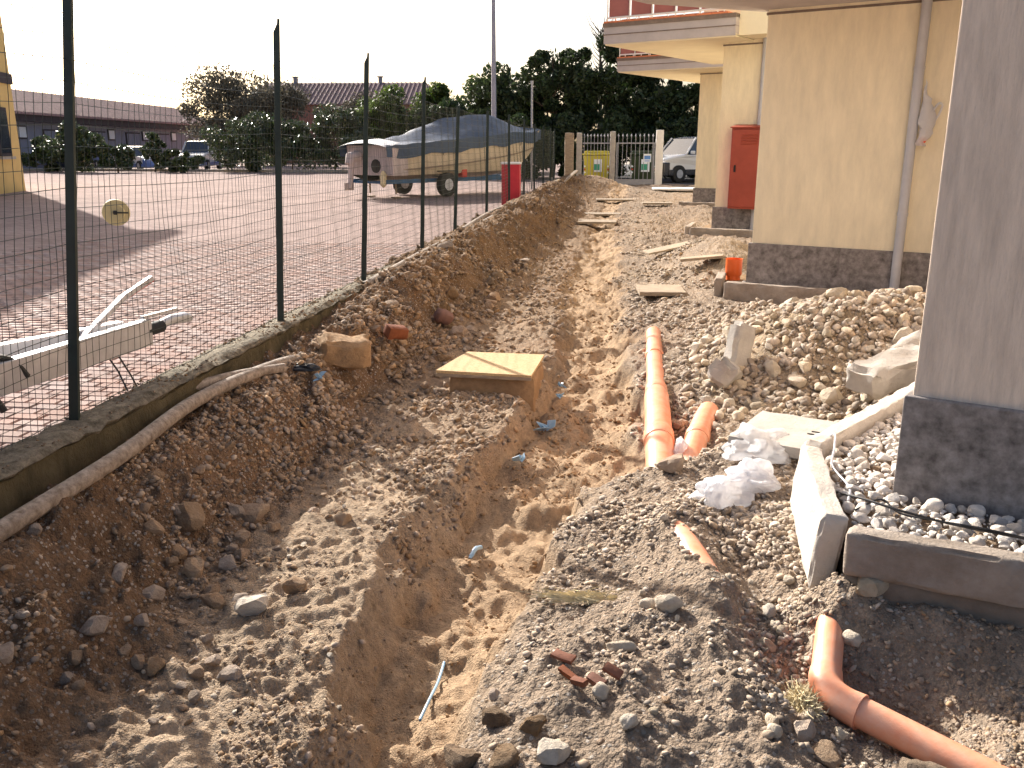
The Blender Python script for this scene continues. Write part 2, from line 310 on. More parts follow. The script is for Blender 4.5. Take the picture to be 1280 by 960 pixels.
def ground_material():
    m = bpy.data.materials.new('excavated_earth'); m.use_nodes = True; T = m.node_tree; N = T.nodes; L = T.links
    P = N['Principled BSDF']; P.inputs['Roughness'].default_value = .95; P.inputs['Specular IOR Level'].default_value = .25
    at = N.new('ShaderNodeAttribute'); at.attribute_name = 'soil'; ag = N.new('ShaderNodeAttribute'); ag.attribute_name = 'grit'
    tc = N.new('ShaderNodeTexCoord')
    def noise(sc, d=8, r=.7):
        n = N.new('ShaderNodeTexNoise'); n.inputs['Scale'].default_value = sc; n.inputs['Detail'].default_value = d; n.inputs['Roughness'].default_value = r
        L.new(tc.outputs['Object'], n.inputs[0]); return n
    def mathn(op, a, b):
        k = N.new('ShaderNodeMath'); k.operation = op
        for i, q in enumerate((a, b)):
            if isinstance(q, (int, float)): k.inputs[i].default_value = q
            else: L.new(q, k.inputs[i])
        return k.outputs[0]
    n1 = noise(2.2); n2 = noise(38); n3 = noise(9, 10, .75)
    v = N.new('ShaderNodeTexVoronoi'); v.inputs['Scale'].default_value = 52; L.new(tc.outputs['Object'], v.inputs[0])
    v2 = N.new('ShaderNodeTexVoronoi'); v2.inputs['Scale'].default_value = 120; L.new(tc.outputs['Object'], v2.inputs[0])
    hs = N.new('ShaderNodeHueSaturation'); L.new(at.outputs['Color'], hs.inputs['Color'])
    val = mathn('ADD', mathn('MULTIPLY', n1.outputs[0], 1.1), mathn('MULTIPLY', n2.outputs[0], 1.4))
    val = mathn('ADD', mathn('SUBTRACT', val, .92), mathn('MULTIPLY', n3.outputs[0], 1.4)); L.new(val, hs.inputs['Value'])
    # grit: small stones of differing tone where the soil is gravelly
    sep = N.new('ShaderNodeSeparateColor'); L.new(v.outputs['Color'], sep.inputs[0])
    cr = N.new('ShaderNodeValToRGB'); L.new(sep.outputs[0], cr.inputs[0])
    e = cr.color_ramp.elements; e[0].color = (.15, .115, .09, 1); e[1].color = (.48, .42, .36, 1)
    k = e.new(.55); k.color = (.29, .235, .185, 1)
    msk = mathn('MULTIPLY', mathn('GREATER_THAN', sep.outputs[1], .55), mathn('LESS_THAN', v.outputs['Distance'], .42))
    msk = mathn('MULTIPLY', msk, ag.outputs['Fac'])
    mx = N.new('ShaderNodeMixRGB'); L.new(msk, mx.inputs[0]); L.new(hs.outputs[0], mx.inputs[1]); L.new(cr.outputs[0], mx.inputs[2])
    L.new(mx.outputs[0], P.inputs['Base Color'])
    h = mathn('ADD', mathn('MULTIPLY', n2.outputs[0], 1.3), mathn('MULTIPLY', mathn('SUBTRACT', 1., v.outputs['Distance']), mathn('MULTIPLY', ag.outputs['Fac'], 1.1)))
    h = mathn('ADD', h, mathn('MULTIPLY', mathn('SUBTRACT', 1., v2.outputs['Distance']), .5))
    b = N.new('ShaderNodeBump'); b.inputs['Strength'].default_value = 1.; b.inputs['Distance'].default_value = .016
    L.new(h, b.inputs['Height']); L.new(b.outputs[0], P.inputs['Normal'])
    return m
gm = ground_material()
me = raw_mesh('ground', np.stack([GX, GY, GZ], -1).reshape(-1, 3), Q, gm, True)
sand, bank, path = zones(GX, GY)
def soil_colours(GX, GY, sand, bank, path):
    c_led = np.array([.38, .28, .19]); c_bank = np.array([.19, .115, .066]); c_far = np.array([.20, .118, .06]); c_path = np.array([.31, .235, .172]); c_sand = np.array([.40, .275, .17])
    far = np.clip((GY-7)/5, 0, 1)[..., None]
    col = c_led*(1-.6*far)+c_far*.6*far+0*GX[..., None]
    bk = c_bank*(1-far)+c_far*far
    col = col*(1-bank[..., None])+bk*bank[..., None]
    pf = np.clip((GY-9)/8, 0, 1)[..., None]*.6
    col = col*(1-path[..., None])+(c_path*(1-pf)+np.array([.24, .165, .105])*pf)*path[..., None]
    # red-brown clay patches
    cl = np.clip(fbm(GX, GY, .9, 3, 31)*1.6-.1, 0, 1)[..., None]*.5*(1-sand[..., None])
    col = col*(1-cl)+np.array([.27, .165, .10])*cl
    hp = np.clip(G(GX, GY, 1.9, 7.5, .7, .7, 1.3)+G(GX, GY, 1.4, 5.9, .35, .35, .9), 0, 1)[..., None]
    col = col*(1-hp)+np.array([.36, .27, .175])*hp
    s = sand[..., None]; col = col*(1-s)+c_sand*s
    return col
SC = soil_colours(GX, GY, sand, bank, path)
a = me.color_attributes.new('soil', 'FLOAT_COLOR', 'POINT')
a.data.foreach_set('color', np.concatenate([SC, np.ones(SC.shape[:2]+(1,))], -1).astype(np.float32).ravel())
g = me.attributes.new('grit', 'FLOAT', 'POINT'); gr = np.clip(.35+.5*bank+.7*path+.3*fbm(GX, GY, 1.2, 2, 40), 0, 1)*(1-.93*sand)
g.data.foreach_set('value', gr.astype(np.float32).ravel())
gobj = link(bpy.data.objects.new('ground', me)); gobj['kind'] = 'structure'

# plain land all round, road beyond the gate, paved lot
mb = MB()
for x0, x1, y0, y1 in ((-900, 900, 36.2, 1500), (-900, -2.9, -300, 36.2), (9.3, 900, -300, 36.2), (-2.9, 9.3, -300, -3.9)):
    mb.add([(x0, y0, .04), (x1, y0, .04), (x1, y1, .04), (x0, y1, .04)], [(0, 1, 2, 3)])
ident(mb.build('field', M['field']), kind='structure')
mb = MB(); mb.add([(-3, 36.25, .13), (60, 36.25, .13), (60, 80, .13), (-3, 80, .13)], [(0, 1, 2, 3)])
ident(mb.build('road', M['asphalt']), kind='structure')
def paver_material():
    m = bpy.data.materials.new('lot_pavers'); m.use_nodes = True; T = m.node_tree; N = T.nodes; L = T.links
    P = N['Principled BSDF']; P.inputs['Roughness'].default_value = 1.; P.inputs['Specular IOR Level'].default_value = .05
    tc = N.new('ShaderNodeTexCoord'); b = N.new('ShaderNodeTexBrick'); L.new(tc.outputs['Object'], b.inputs[0])
    b.inputs['Scale'].default_value = 1; b.inputs['Brick Width'].default_value = .2; b.inputs['Row Height'].default_value = .1; b.inputs['Mortar Size'].default_value = .004
    b.inputs['Color1'].default_value = (.275, .20, .18, 1); b.inputs['Color2'].default_value = (.35, .265, .24, 1); b.inputs['Mortar'].default_value = (0.164, 0.123, 0.107, 1)
    n = N.new('ShaderNodeTexNoise'); n.inputs['Scale'].default_value = .7; n.inputs['Detail'].default_value = 8; L.new(tc.outputs['Object'], n.inputs[0])
    hs = N.new('ShaderNodeHueSaturation'); L.new(b.outputs[0], hs.inputs['Color'])
    mr = N.new('ShaderNodeMapRange'); mr.inputs[3].default_value = .65; mr.inputs[4].default_value = 1.35; L.new(n.outputs[0], mr.inputs[0]); L.new(mr.outputs[0], hs.inputs['Value'])
    L.new(hs.outputs[0], P.inputs['Base Color']); return m
mb = MB(); mb.add([(-120, -30, .085), (-2.93, -30, .085), (-2.93, 90, .085), (-120, 90, .085)], [(0, 1, 2, 3)])
lot = ident(mb.build('parking_lot', paver_material()), kind='structure')
M['paver'] = nmat('paver_single', (.295, .215, .192), .95, .15, 6, .4, 60, .003, spec=.12, col2=(.37, .28, .25), rand=.14)
M['paver_i'] = nmat('paver_many', (.295, .215, .192), .95, .15, 6, .4, 60, .003, spec=.12, col2=(.37, .28, .25), island=.14)
pm = MB(); pm.add([(-.094, -.044, 0), (.094, -.044, 0), (.094, .044, 0), (-.094, .044, 0), (-.088, -.038, .018), (.088, -.038, .018), (.088, .038, .018), (-.088, .038, .018)],
                  [(4, 5, 6, 7), (0, 1, 5, 4), (1, 2, 6, 5), (2, 3, 7, 6), (3, 0, 4, 7)])
pme = raw_mesh('paver', pm.v, pm.f, M['paver'])
cand = []
for j in range(0, 110):
    for i in range(0, 30):
        cx = -3.1-i*.2-(j % 2)*.1; cy = 2.9+j*.1; cand.append((cx, cy))
cand.sort(key=lambda c: abs(c[1]-5.6)*.8+abs(c[0]+3.2)*1.6)
PV = np.array(pm.v); bv = []; bf = []
for n_, (cx, cy) in enumerate(cand):
    if n_ < 290:
        o = bpy.data.objects.new('paver', pme); link(o, lot); o.location = (cx, cy, .084+random.uniform(-.002, .002)); o.rotation_euler = (random.gauss(0, .01), random.gauss(0, .01), random.gauss(0, .01))
    else:
        b0 = len(bv)*8; bv.append(PV+np.array([cx, cy, .084+random.uniform(-.002, .002)])); bf += [tuple(k+b0 for k in f) for f in pm.f]
o = bpy.data.objects.new('paver_field', raw_mesh('paver_field', np.concatenate(bv), np.array(bf), M['paver_i'])); link(o, lot); o['kind'] = 'stuff'

# ------------------------------------------------------------------ retaining wall and fence
def rough_box(x0, x1, y0, y1, z0, z1, n, amp, seed=0, edge=.012):
    """closed box with subdivided, worn faces"""
    bm = bmesh.new(); nx_, ny_, nz_ = n
    def face(fn, a, b):
        g_ = [[bm.verts.new(fn(i/a, j/b)) for i in range(a+1)] for j in range(b+1)]
        for j in range(b):
            for i in range(a): bm.faces.new((g_[j][i], g_[j][i+1], g_[j+1][i+1], g_[j+1][i]))
    X = lambda t: x0+(x1-x0)*t
    Y = lambda t: y0+(y1-y0)*t
    Zf = lambda t: z0+(z1-z0)*t
    face(lambda u, v: (X(u), Y(v), z1), nx_, ny_); face(lambda u, v: (X(u), Y(1-v), z0), nx_, ny_)
    face(lambda u, v: (X(u), y0, Zf(v)), nx_, nz_); face(lambda u, v: (X(1-u), y1, Zf(v)), nx_, nz_)
    face(lambda u, v: (x0, Y(1-u), Zf(v)), ny_, nz_); face(lambda u, v: (x1, Y(u), Zf(v)), ny_, nz_)
    bmesh.ops.remove_doubles(bm, verts=bm.verts, dist=1e-5)
    c = Vector(((x0+x1)/2, (y0+y1)/2, (z0+z1)/2))
    for v in bm.verts:
        p = v.co.copy(); k = sum((abs(p.x-x0) < 1e-5 or abs(p.x-x1) < 1e-5, abs(p.y-y0) < 1e-5 or abs(p.y-y1) < 1e-5, abs(p.z-z0) < 1e-5 or abs(p.z-z1) < 1e-5))
        d = Vector((mnoise.noise(p*9+Vector((seed, 0, 0))), mnoise.noise(p*9+Vector((0, seed, 7))), mnoise.noise(p*9+Vector((3, 0, seed)))))*amp
        if k >= 2:
            ch = abs(mnoise.noise(p*5+Vector((seed, 5, 5))))
            nrm = Vector((np.sign(c.x-p.x) if abs(p.x-x0) < 1e-5 or abs(p.x-x1) < 1e-5 else 0, np.sign(c.y-p.y) if abs(p.y-y0) < 1e-5 or abs(p.y-y1) < 1e-5 else 0, np.sign(c.z-p.z) if abs(p.z-z0) < 1e-5 or abs(p.z-z1) < 1e-5 else 0))
            d += nrm*edge*(.4+2*ch)
        v.co = p+d
    me = bpy.data.meshes.new('rough'); bm.to_mesh(me); bm.free(); return me
def rough_obj(name, dims, mat, n=(4, 16, 4), amp=.006, seed=0, parent=None, loc=(0, 0, 0), rot=(0, 0, 0), edge=.01, smooth=True):
    me = rough_box(-dims[0]/2, dims[0]/2, -dims[1]/2, dims[1]/2, -dims[2]/2, dims[2]/2, n, amp, seed, edge); me.name = name; me.materials.append(mat)
    if smooth: me.polygons.foreach_set('use_smooth', np.ones(len(me.polygons), bool)); shade_angle(me, 45)
    o = bpy.data.objects.new(name, me); link(o, parent); o.location = loc; o.rotation_euler = rot; return o
rw = empty('retaining_wall', (-2.85, 15, 0)); ident(rw, 'low mossy concrete wall carrying the wire mesh fence above the trench', 'wall')
def rel(o, root): o.location = Vector(o.location)-root.location
o = rough_obj('wall_body', (.24, 40, .8), M['mossy'], (3, 420, 7), .022, 3, rw, (0, 0, -.24)); 
o = rough_obj('coping', (.243, 40, .06), M['walltop'], (5, 420, 2), .022, 5, rw, (0, 0, .170), edge=.02)

def fx(y): return -2.86-.02*math.sin(y*.5)-max(0, y-15)*.009
POSTS = [1.45, 4.09, 6.88, 9.2, 12.04, 14.53, 17.99, 21.5, 25.0, 28.2, 31.2, 34.0, 36.0]
TOPH = [2.35, 2.32, 2.30, 2.28, 2.26, 2.05, 2.1, 2.15, 2.15, 2.1, 2.1, 2.1, 2.1]
LEAN = [.12, .125, .058, .06, .04, .045, .02, .0, 0, 0, 0, 0, 0]
fen = empty('mesh_fence', (-2.86, 15, .2)); ident(fen, 'dark green wire mesh fence with slanted-top posts along the trench', 'fence')
F0 = fen.location
for i, y in enumerate(POSTS):
    h = TOPH[i]; x = fx(y); L = LEAN[i]*h
    mb = MB()
    for (wx, wy, ox, oy) in ((.055, .012, 0, -.02), (.012, .04, 0, .006)):
        b = [(x+ox+sx*wx/2, y+oy+sy*wy/2, .19) for sx, sy in ((-1, -1), (1, -1), (1, 1), (-1, 1))]
        t = [(x+ox+L+sx*wx/2, y+oy+sy*wy/2, .2+h+(.05*sx if i < 5 else 0)) for sx, sy in ((-1, -1), (1, -1), (1, 1), (-1, 1))]
        mb.add([Vector(p)-F0 for p in b+t], [(3, 2, 1, 0), (4, 5, 6, 7), (0, 1, 5, 4), (1, 2, 6, 5), (2, 3, 7, 6), (3, 0, 4, 7)])
    mb.build('post', M['post'], fen)
def wires_bay(i):
    y0, y1 = POSTS[i], POSTS[i+1]; x0, x1 = fx(y0), fx(y1); rad = .0016 if y0 < 12 else .0018
    top = 2.02; mb = MB(); sp = .06 if y0 < 13 else .075
    def P(t, z, k=0):
        L = (LEAN[i]*(1-t)+LEAN[i+1]*t)*z
        sag = .045*math.sin(math.pi*t)*(.5+.5*math.sin(z*2.2+i)); wob = .012*math.sin(z*7+t*23+i*2)+.008*math.sin(z*17+t*60)
        return Vector((x0+(x1-x0)*t+L-.02+sag*.8+.010*math.sin(t*31+z*5), y0+(y1-y0)*t+wob*math.sin(math.pi*t), .2+z-.035*math.sin(math.pi*t)*(z/top)))-F0
    nv = int((y1-y0)/sp)
    for k in range(1, nv):
        t = k/nv; mb.tube([P(t, .02+(top-.02)*q/10) for q in range(11)], rad, 3, False)
    z = .03; n = 0
    while z <= top+.01:
        mb.tube([P(q/14, z) for q in range(15)], rad*1.15 if n % 3 else rad*1.5, 3, False); z += .10 if z > 1.0 else .075; n += 1
    mb.build('wire_mesh', M['wire'], fen)
for i in range(len(POSTS)-1): wires_bay(i)

# round yellow disc hung on the fence
d = empty('reflector_disc', (-2.9, 4.72, 1.24)); ident(d, 'round yellowish plastic disc wired to the mesh fence', 'disc')
mb = MB(); mb.tube([(0, 0, 0), (.006, -.012, 0)], [.075, .072], 28); mb.tube([(.005, -.010, 0), (.007, -.016, 0)], [.05, .045], 24); mb.build('plate', M['tan'], d)
mb = MB(); mb.tube([(.0, -.018, -.0), (.012, -.02, .0)], .012, 10); mb.box((.004, -.018, .0), (.16, .004, .008)); mb.build('clip', M['black'], d)

# ------------------------------------------------------------------ conduits and pipes
def smooth_path(P, n=8):
    P = [Vector(p) for p in P]; Q_ = [P[0]*2-P[1]]+P+[P[-1]*2-P[-2]]; out = []
    for i in range(1, len(Q_)-2):
        for k in range(n):
            t = k/n; a, b, c, e = Q_[i-1:i+3]
            out.append(.5*((2*b)+(c-a)*t+(2*a-5*b+4*c-e)*t*t+(3*b-a-3*c+e)*t**3))
    return out+[P[-1]]
def pipe(name, P, r, mat, label, cat, n=8, group=None, hollow=True, sides=20):
    root = Vector(P[0]); pts = [p-root for p in smooth_path(P, n)]
    mb = MB(); mb.tube(pts, r, sides, not hollow)
    if hollow: mb.tube(pts, r*.86 if not hasattr(r, '__len__') else [q*.86 for q in r], sides, False)
    o = mb.build(name, mat, None, True); o.location = root; ident(o, label, cat, group)
    return o
pipe('conduit', [(-2.62, 1.6, .0), (-2.62, 2.6, .0), (-2.61, 3.12, .02), (-2.58, 3.97, .05), (-2.66, 4.92, .06), (-2.6, 5.7, .05), (-2.53, 6.33, .0), (-2.45, 6.7, -.1)], .043, M['conduit'], 'long dusty grey conduit curving along the foot of the mossy wall', 'pipe')
pipe('conduit', [(-2.80, 5.02, .10), (-2.66, 5.5, .08), (-2.5, 6.0, .02)], .035, M['conduit'], 'short open-ended conduit stub tucked behind the longer conduit', 'pipe')
pipe('conduit', [(-2.76, 8.93, .17), (-2.68, 11.38, .24), (-2.6, 14.5, .27), (-2.52, 17., .33), (-2.48, 19.6, .33), (-2.4, 21, .22)], .05, M['conduit'], 'pale conduit lying along the top of the spoil bank beside the fence posts', 'pipe')
pipe('conduit', [(-2.72, 14.4, .27), (-2.66, 16.8, .36), (-2.62, 20., .36)], .05, M['conduit'], 'second pale conduit on the wall top leading toward the red box', 'pipe')

def orange_pipe(name, P, r, label, joints=(), n=6):
    e = empty(name, P[0]); ident(e, label, 'pipe'); b = Vector(P[0]); pts = [p-b for p in smooth_path(P, n)]
    mb = MB(); mb.tube(pts, r, 24, True); mb.build('pipe_body', M['orange'], e, True)
    for t, L, k in joints:
        i = max(1, min(len(pts)-2, int(t*(len(pts)-1)))); dr = (pts[i+1]-pts[i-1]).normalized(); rr = (r if not hasattr(r, '__len__') else r[i])*k
        mb = MB(); mb.tube([pts[i]-dr*L/2, pts[i]-dr*(L/2-.008), pts[i]+dr*(L/2-.01), pts[i]+dr*L/2], [rr*.97, rr, rr, rr*.96], 24, True); mb.build('socket', M['orange'], e, True)
    return e
P1 = [(.30, 9.05, -.28), (.285, 8.06, -.29), (.275, 7.0, -.34), (.27, 6.15, -.40), (.27, 5.35, -.50)]
np_ = len(smooth_path(P1, 6)); r1 = [.078 if i/np_ < .5 else .10 for i in range(np_)]
orange_pipe('drain_pipe', P1, r1, 'long orange drain pipe half buried along the trench edge', ((.28, .10, 1.13), (.52, .12, 1.18), (.80, .14, 1.10)))
orange_pipe('drain_pipe', [(.66, 6.55, -.36), (.58, 6.2, -.37), (.50, 5.8, -.42), (.42, 5.3, -.52)], .08, 'short orange drain pipe emerging beside the longer one', ((.55, .09, 1.1),))
orange_pipe('drain_pipe', [(.25, 4.35, -.33), (.31, 4.08, -.288), (.40, 3.70, -.292), (.47, 3.40, -.34)], .07, 'orange pipe crown just showing through the gravel path')
e = empty('drain_elbow', (.78, 2.92, -.36)); ident(e, 'orange drain pipe with an elbow in the pit below the kerb', 'pipe')
mb = MB(); a_ = Vector((.90, 3.42, -.27))-e.location; k_ = Vector((.775, 2.93, -.345))-e.location; c_ = Vector((1.75, 2.18, -.42))-e.location
q0 = k_+(a_-k_).normalized()*.09; q1 = k_+(c_-k_).normalized()*.09
mb.tube([a_, q0], .056, 24); mb.build('pipe_body', M['orange'], e, True)
mb = MB(); mb.tube([q0+(a_-k_).normalized()*.03]+[q0*(1-t)**2+k_*2*t*(1-t)+q1*t*t for t in np.linspace(0, 1, 9)]+[q1+(c_-k_).normalized()*.05], [.06]+[.062]*9+[.066], 24); mb.build('elbow', M['orange'], e, True)
mb = MB(); mb.tube([q1, c_], .057, 24); mb.build('pipe_body', M['orange'], e, True)
e = empty('pipe_stub', (1.30, 10.95, .0)); ident(e, 'upright bright orange pipe stub standing inside the kerb corner', 'pipe')
mb = MB(); mb.tube([(0, 0, -.15), (0, 0, .16)], .085, 24, False); mb.build('pipe_body', M['stub'], e, True)
mb = MB(); mb.tube([(0, 0, .08), (0, 0, .1), (0, 0, .27), (0, 0, .285)], [.09, .1, .1, .104], 24, False); mb.tube([(0, 0, .08), (0, 0, .285)], .088, 24, False); mb.build('socket', M['stub'], e, True)

# ------------------------------------------------------------------ apartment building (sawtooth wings)
WA = R(116); W2 = Vector((math.sin(WA), math.cos(WA), 0)); PA = R(29); P2 = Vector((math.sin(PA), math.cos(PA), 0))
CORN = [Vector((1.30, 3.99, 0)), Vector((1.44, 10.56, 0)), Vector((1.62, 17.31, 0)), Vector((1.80, 25.43, 0))]
SOFF = [3.3, 3.05, 3.43, 3.55]
ap = empty('apartment_building', (4, 12, 0)); ident(ap, 'cream rendered apartment building with staggered wings and wrap-round balconies', 'building')
A0 = ap.location
def wp(c, a, b, z=0): return c+W2*a+P2*b+Vector((0, 0, z))-A0
def block(c, a0, a1, b0, b1, z0, z1):
    mb = MB(); mb.prism([tuple(wp(c, a, b))[:2] for a, b in ((a0, b0), (a1, b0), (a1, b1), (a0, b1))], z0-A0.z, z1-A0.z); return mb
PLH = [.52, .52, .50, .5]
for i, c in enumerate(CORN):
    dp = 7.2 if i < 3 else 8
    block(c, 0, 9, 0, dp, .35, 6.4).build('wing_wall', M['wall_grey'] if i == 0 else M['wall'], ap, bevel=.007)
    block(c, -.03, 9.03, -.03, dp-.02, -.6, PLH[i]).build('plinth', M['plinth'], ap, bevel=.008)
    if i:
        block(c, -.012, 9, -.012, dp-.03, SOFF[i]-.055, SOFF[i]-.03).build('wall_joint', M['joint'], ap)
def slab(c, a0, a1, b0, b1, z, th=.34):
    mb = block(c, a0, a1, b0, b1, z+.02, z+th); o = mb.build('balcony_slab', M['fascia'], ap)
    block(c, a0+.02, a1, b0+.02, b1, z, z+.05).build('soffit', M['soffit'], o)
    block(c, a0-.012, a1, b0-.012, b1, z+th*.48, z+th*.52).build('fascia_groove', M['joint'], o)
    block(c, a0-.02, a1, b0-.02, b1, z+th-.05, z+th+.02).build('drip_edge', M['joint'], o)
    # tiled edge course
    n = int((a1-a0)/.3)
    for k in range(min(n, 14)):
        block(c, a0+k*.3+.005, a0+k*.3+.295, b0-.03, b0+.2, z+th+.02, z+th+.05).build('edge_tile', M['tile'], o)
    return o
def railing(c, a0, a1, b0, z, h=1.0, pw=.45):
    n = int((a1-a0)/pw); r = empty('railing', (0, 0, 0)); r.parent = ap
    r2 = r
    for k in range(n+1):
        mb = MB(); mb.bar(wp(c, a0+k*pw, b0, z), wp(c, a0+k*pw, b0, z+h), .025, .025); mb.build('baluster', M['white_metal'], r2)
        if k < n:
            mb = MB(); mb.bar(wp(c, a0+k*pw+.02, b0+.03, z+h/2), wp(c, a0+(k+1)*pw-.02, b0+.03, z+h/2), .012, h-.1); mb.build('panel', M['panel'], r2)
    mb = MB(); mb.bar(wp(c, a0, b0, z+.06), wp(c, a1, b0, z+.06), .03, .03); mb.bar(wp(c, a0, b0, z+h), wp(c, a1, b0, z+h), .04, .03); mb.build('rail', M['white_metal'], r2)
    # side return
    for k in range(4):
        mb = MB(); mb.bar(wp(c, a0, b0+.3+k*.45, z), wp(c, a0, b0+.3+k*.45, z+h), .025, .025); mb.build('baluster', M['white_metal'], r2)
# wing 2 slab: overhangs the wall towards the street, seen edge-on
def free_slab(pts, z, th, name='balcony_slab', mat='fascia'):
    mb = MB(); mb.prism([(p[0]-A0.x, p[1]-A0.y) for p in pts], z, z+th); return mb.build(name, M[mat], ap)
free_slab([(.12, 9.98), (1.43, 10.72), (1.75, 11.2), (7.0, 8.6), (6.3, 6.6), (-.3, 9.3)], SOFF[1], .4)
for i in (2, 3):
    c = CORN[i]; th = .36 if i == 2 else .34
    left = 1.98 if i == 2 else 1.85; rt_ = .55 if i == 2 else 1.6; fr = -.85 if i == 2 else -1.2
    o = slab(c, -left, rt_, fr, 4.0, SOFF[i], th)
    block(c, rt_+.003, 4, fr+.15, 0.5, SOFF[i]+.03, SOFF[i]+1.6).build('recess_wall', M['soffit'], ap)
    railing(c, -left+.05, rt_-.1, fr+.03, SOFF[i]+th+.05)
def drain(c, a, z1, z0=.05):
    mb = MB(); p = wp(c, a, -.075); mb.tube([p+Vector((0, 0, z0)), p+Vector((0, 0, z1))], .05, 16); o = mb.build('drainpipe', M['drain'], ap, True)
    for z in (.9, 2.35):
        mb = MB(); mb.tube([p+Vector((0, 0, z)), p+Vector((0, 0, z+.035))], .055, 16); mb.build('bracket', M['drain'], o, True)
drain(CORN[1], 1.62, 3.16); drain(CORN[2], .80, 3.47); 
# red meter cabinet on the third wing
c = CORN[2]; e = empty('meter_cabinet', tuple(c+W2*.6+P2*-.17+Vector((0, 0, .5)))); ident(e, 'tall red metal meter cabinet fixed on the cream wing wall', 'cabinet')
e.rotation_euler.z = -(WA-math.pi/2)
mb = MB(); mb.box((.12, 0, .72), (.70, .28, 1.44)); mb.build('body', M['red_cab'], e, bevel=.008)
mb = MB(); mb.box((.12, -.155, .72), (.64, .03, 1.36)); dr = mb.build('door', M['red_cab'], e, bevel=.006)
mb = MB(); mb.add([(-.25, -.18, 1.455), (.49, -.18, 1.455), (.49, .14, 1.50), (-.25, .14, 1.50), (-.25, -.18, 1.435), (.49, -.18, 1.435), (.49, .14, 1.435), (-.25, .14, 1.435)], [(0, 1, 2, 3), (7, 6, 5, 4), (0, 4, 5, 1), (1, 5, 6, 2), (2, 6, 7, 3), (3, 7, 4, 0)]); mb.build('lid', M['red_cab'], e)
for k in range(4):
    mb = MB(); mb.box((.12, -.175, 1.16+k*.05), (.3, .02, .018), Matrix.Rotation(.5, 3, 'X')); mb.build('louvre', M['red_cab'], dr)

mb = MB(); mb.box((-.12, -.178, .72), (.03, .02, .12)); mb.build('lock', M['black'], dr)
for z in (.2, 1.2):
    mb = MB(); mb.tube([(.45, -.172, z), (.45, -.172, z+.1)], .012, 8); mb.build('hinge', M['red_cab'], dr)
# ------------------------------------------------------------------ kerbs, beds, manhole
def kerb(a, b, wd, ht, top, label, mat='kerb', seed=1, n=26, foot=False):
    a = Vector((*a, 0)); b = Vector((*b, 0)); L = (b-a).length; ang = math.atan2((b-a).y, (b-a).x)
    o = rough_obj('kerb_stone', (L, wd, ht), M[mat], (n*2, 7, 10), .008, seed, None, ((a.x+b.x)/2, (a.y+b.y)/2, top-ht/2), (0, 0, ang), edge=.009)
    if foot: f = rough_obj('footing', (L*.998, wd*.7, .36), M['footing'], (n, 4, 7), .008, seed+40, o, (0, .008, -ht/2-.17), edge=.01)
    ident(o, label, 'kerb'); return o
KW = Vector((math.sin(R(107)), math.cos(R(107)), 0))
ka = Vector((.93, 3.43, 0)); kb = ka+KW*1.02
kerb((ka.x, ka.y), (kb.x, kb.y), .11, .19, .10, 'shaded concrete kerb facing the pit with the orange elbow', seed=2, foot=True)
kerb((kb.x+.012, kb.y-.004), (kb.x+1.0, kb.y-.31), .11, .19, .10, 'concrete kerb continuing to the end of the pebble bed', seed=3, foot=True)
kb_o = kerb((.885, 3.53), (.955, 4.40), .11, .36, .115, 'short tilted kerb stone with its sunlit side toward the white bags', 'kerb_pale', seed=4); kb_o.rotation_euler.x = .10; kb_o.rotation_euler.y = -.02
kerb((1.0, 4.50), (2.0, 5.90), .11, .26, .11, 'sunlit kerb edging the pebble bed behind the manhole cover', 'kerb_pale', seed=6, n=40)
kerb((1.13, 10.27), (3.3, 9.42), .11, .30, .10, 'long kerb in front of the middle cream wing behind the rubble', seed=7, n=50)
kerb((1.07, 10.38), (1.16, 10.95), .10, .32, .12, 'short end kerb stone beside the orange pipe stub', seed=8)
kerb((1.17, 16.95), (3.0, 16.2), .12, .34, .14, 'kerb in front of the wing with the red cabinet', seed=9, n=40)
kerb((1.12, 17.05), (1.3, 18.0), .11, .3, .15, 'short kerb return at the wing with the red cabinet', seed=10)
kerb((1.36, 24.7), (3.0, 24.0), .12, .3, .16, 'farthest kerb in front of the last cream wing', seed=12, n=40)
def bed(poly, z, name, label):
    mb = MB(); mb.prism(poly, z-.2, z); o = mb.build(name, M['clod']); ident(o, kind='structure'); return o
bed([(.96, 3.47), (2.0, 3.15), (2.3, 3.5), (2.3, 5.6), (1.98, 5.72), (1.06, 4.45), (.99, 4.38)], .012, 'pebble_bed', '')
bed([(1.17, 10.33), (3.4, 9.48), (3.8, 10.2), (1.5, 11.8), (1.2, 10.98)], .03, 'pebble_bed', '')
bed([(1.2, 17.05), (3.2, 16.25), (3.5, 17.), (1.6, 18.5)], .06, 'pebble_bed', '')
bed([(1.45, 24.75), (3.2, 24.05), (3.5, 25.), (1.8, 26)], .08, 'pebble_bed', '')
o = rough_obj('manhole_cover', (.62, .58, .07), M['concrete'], (12, 12, 3), .004, 14, None, (1.04, 5.16, -.075), (.03, -.02, R(-28)), edge=.006); ident(o, 'square concrete manhole cover with lifting slots beside the sunlit kerb', 'manhole cover')
mb = MB(); mb.box((.12, .02, .036), (.06, .012, .006)); mb.build('lifting_slot', M['black'], o); mb = MB(); mb.box((.11, -.03, .036), (.06, .012, .006)); mb.build('lifting_slot', M['black'], o)
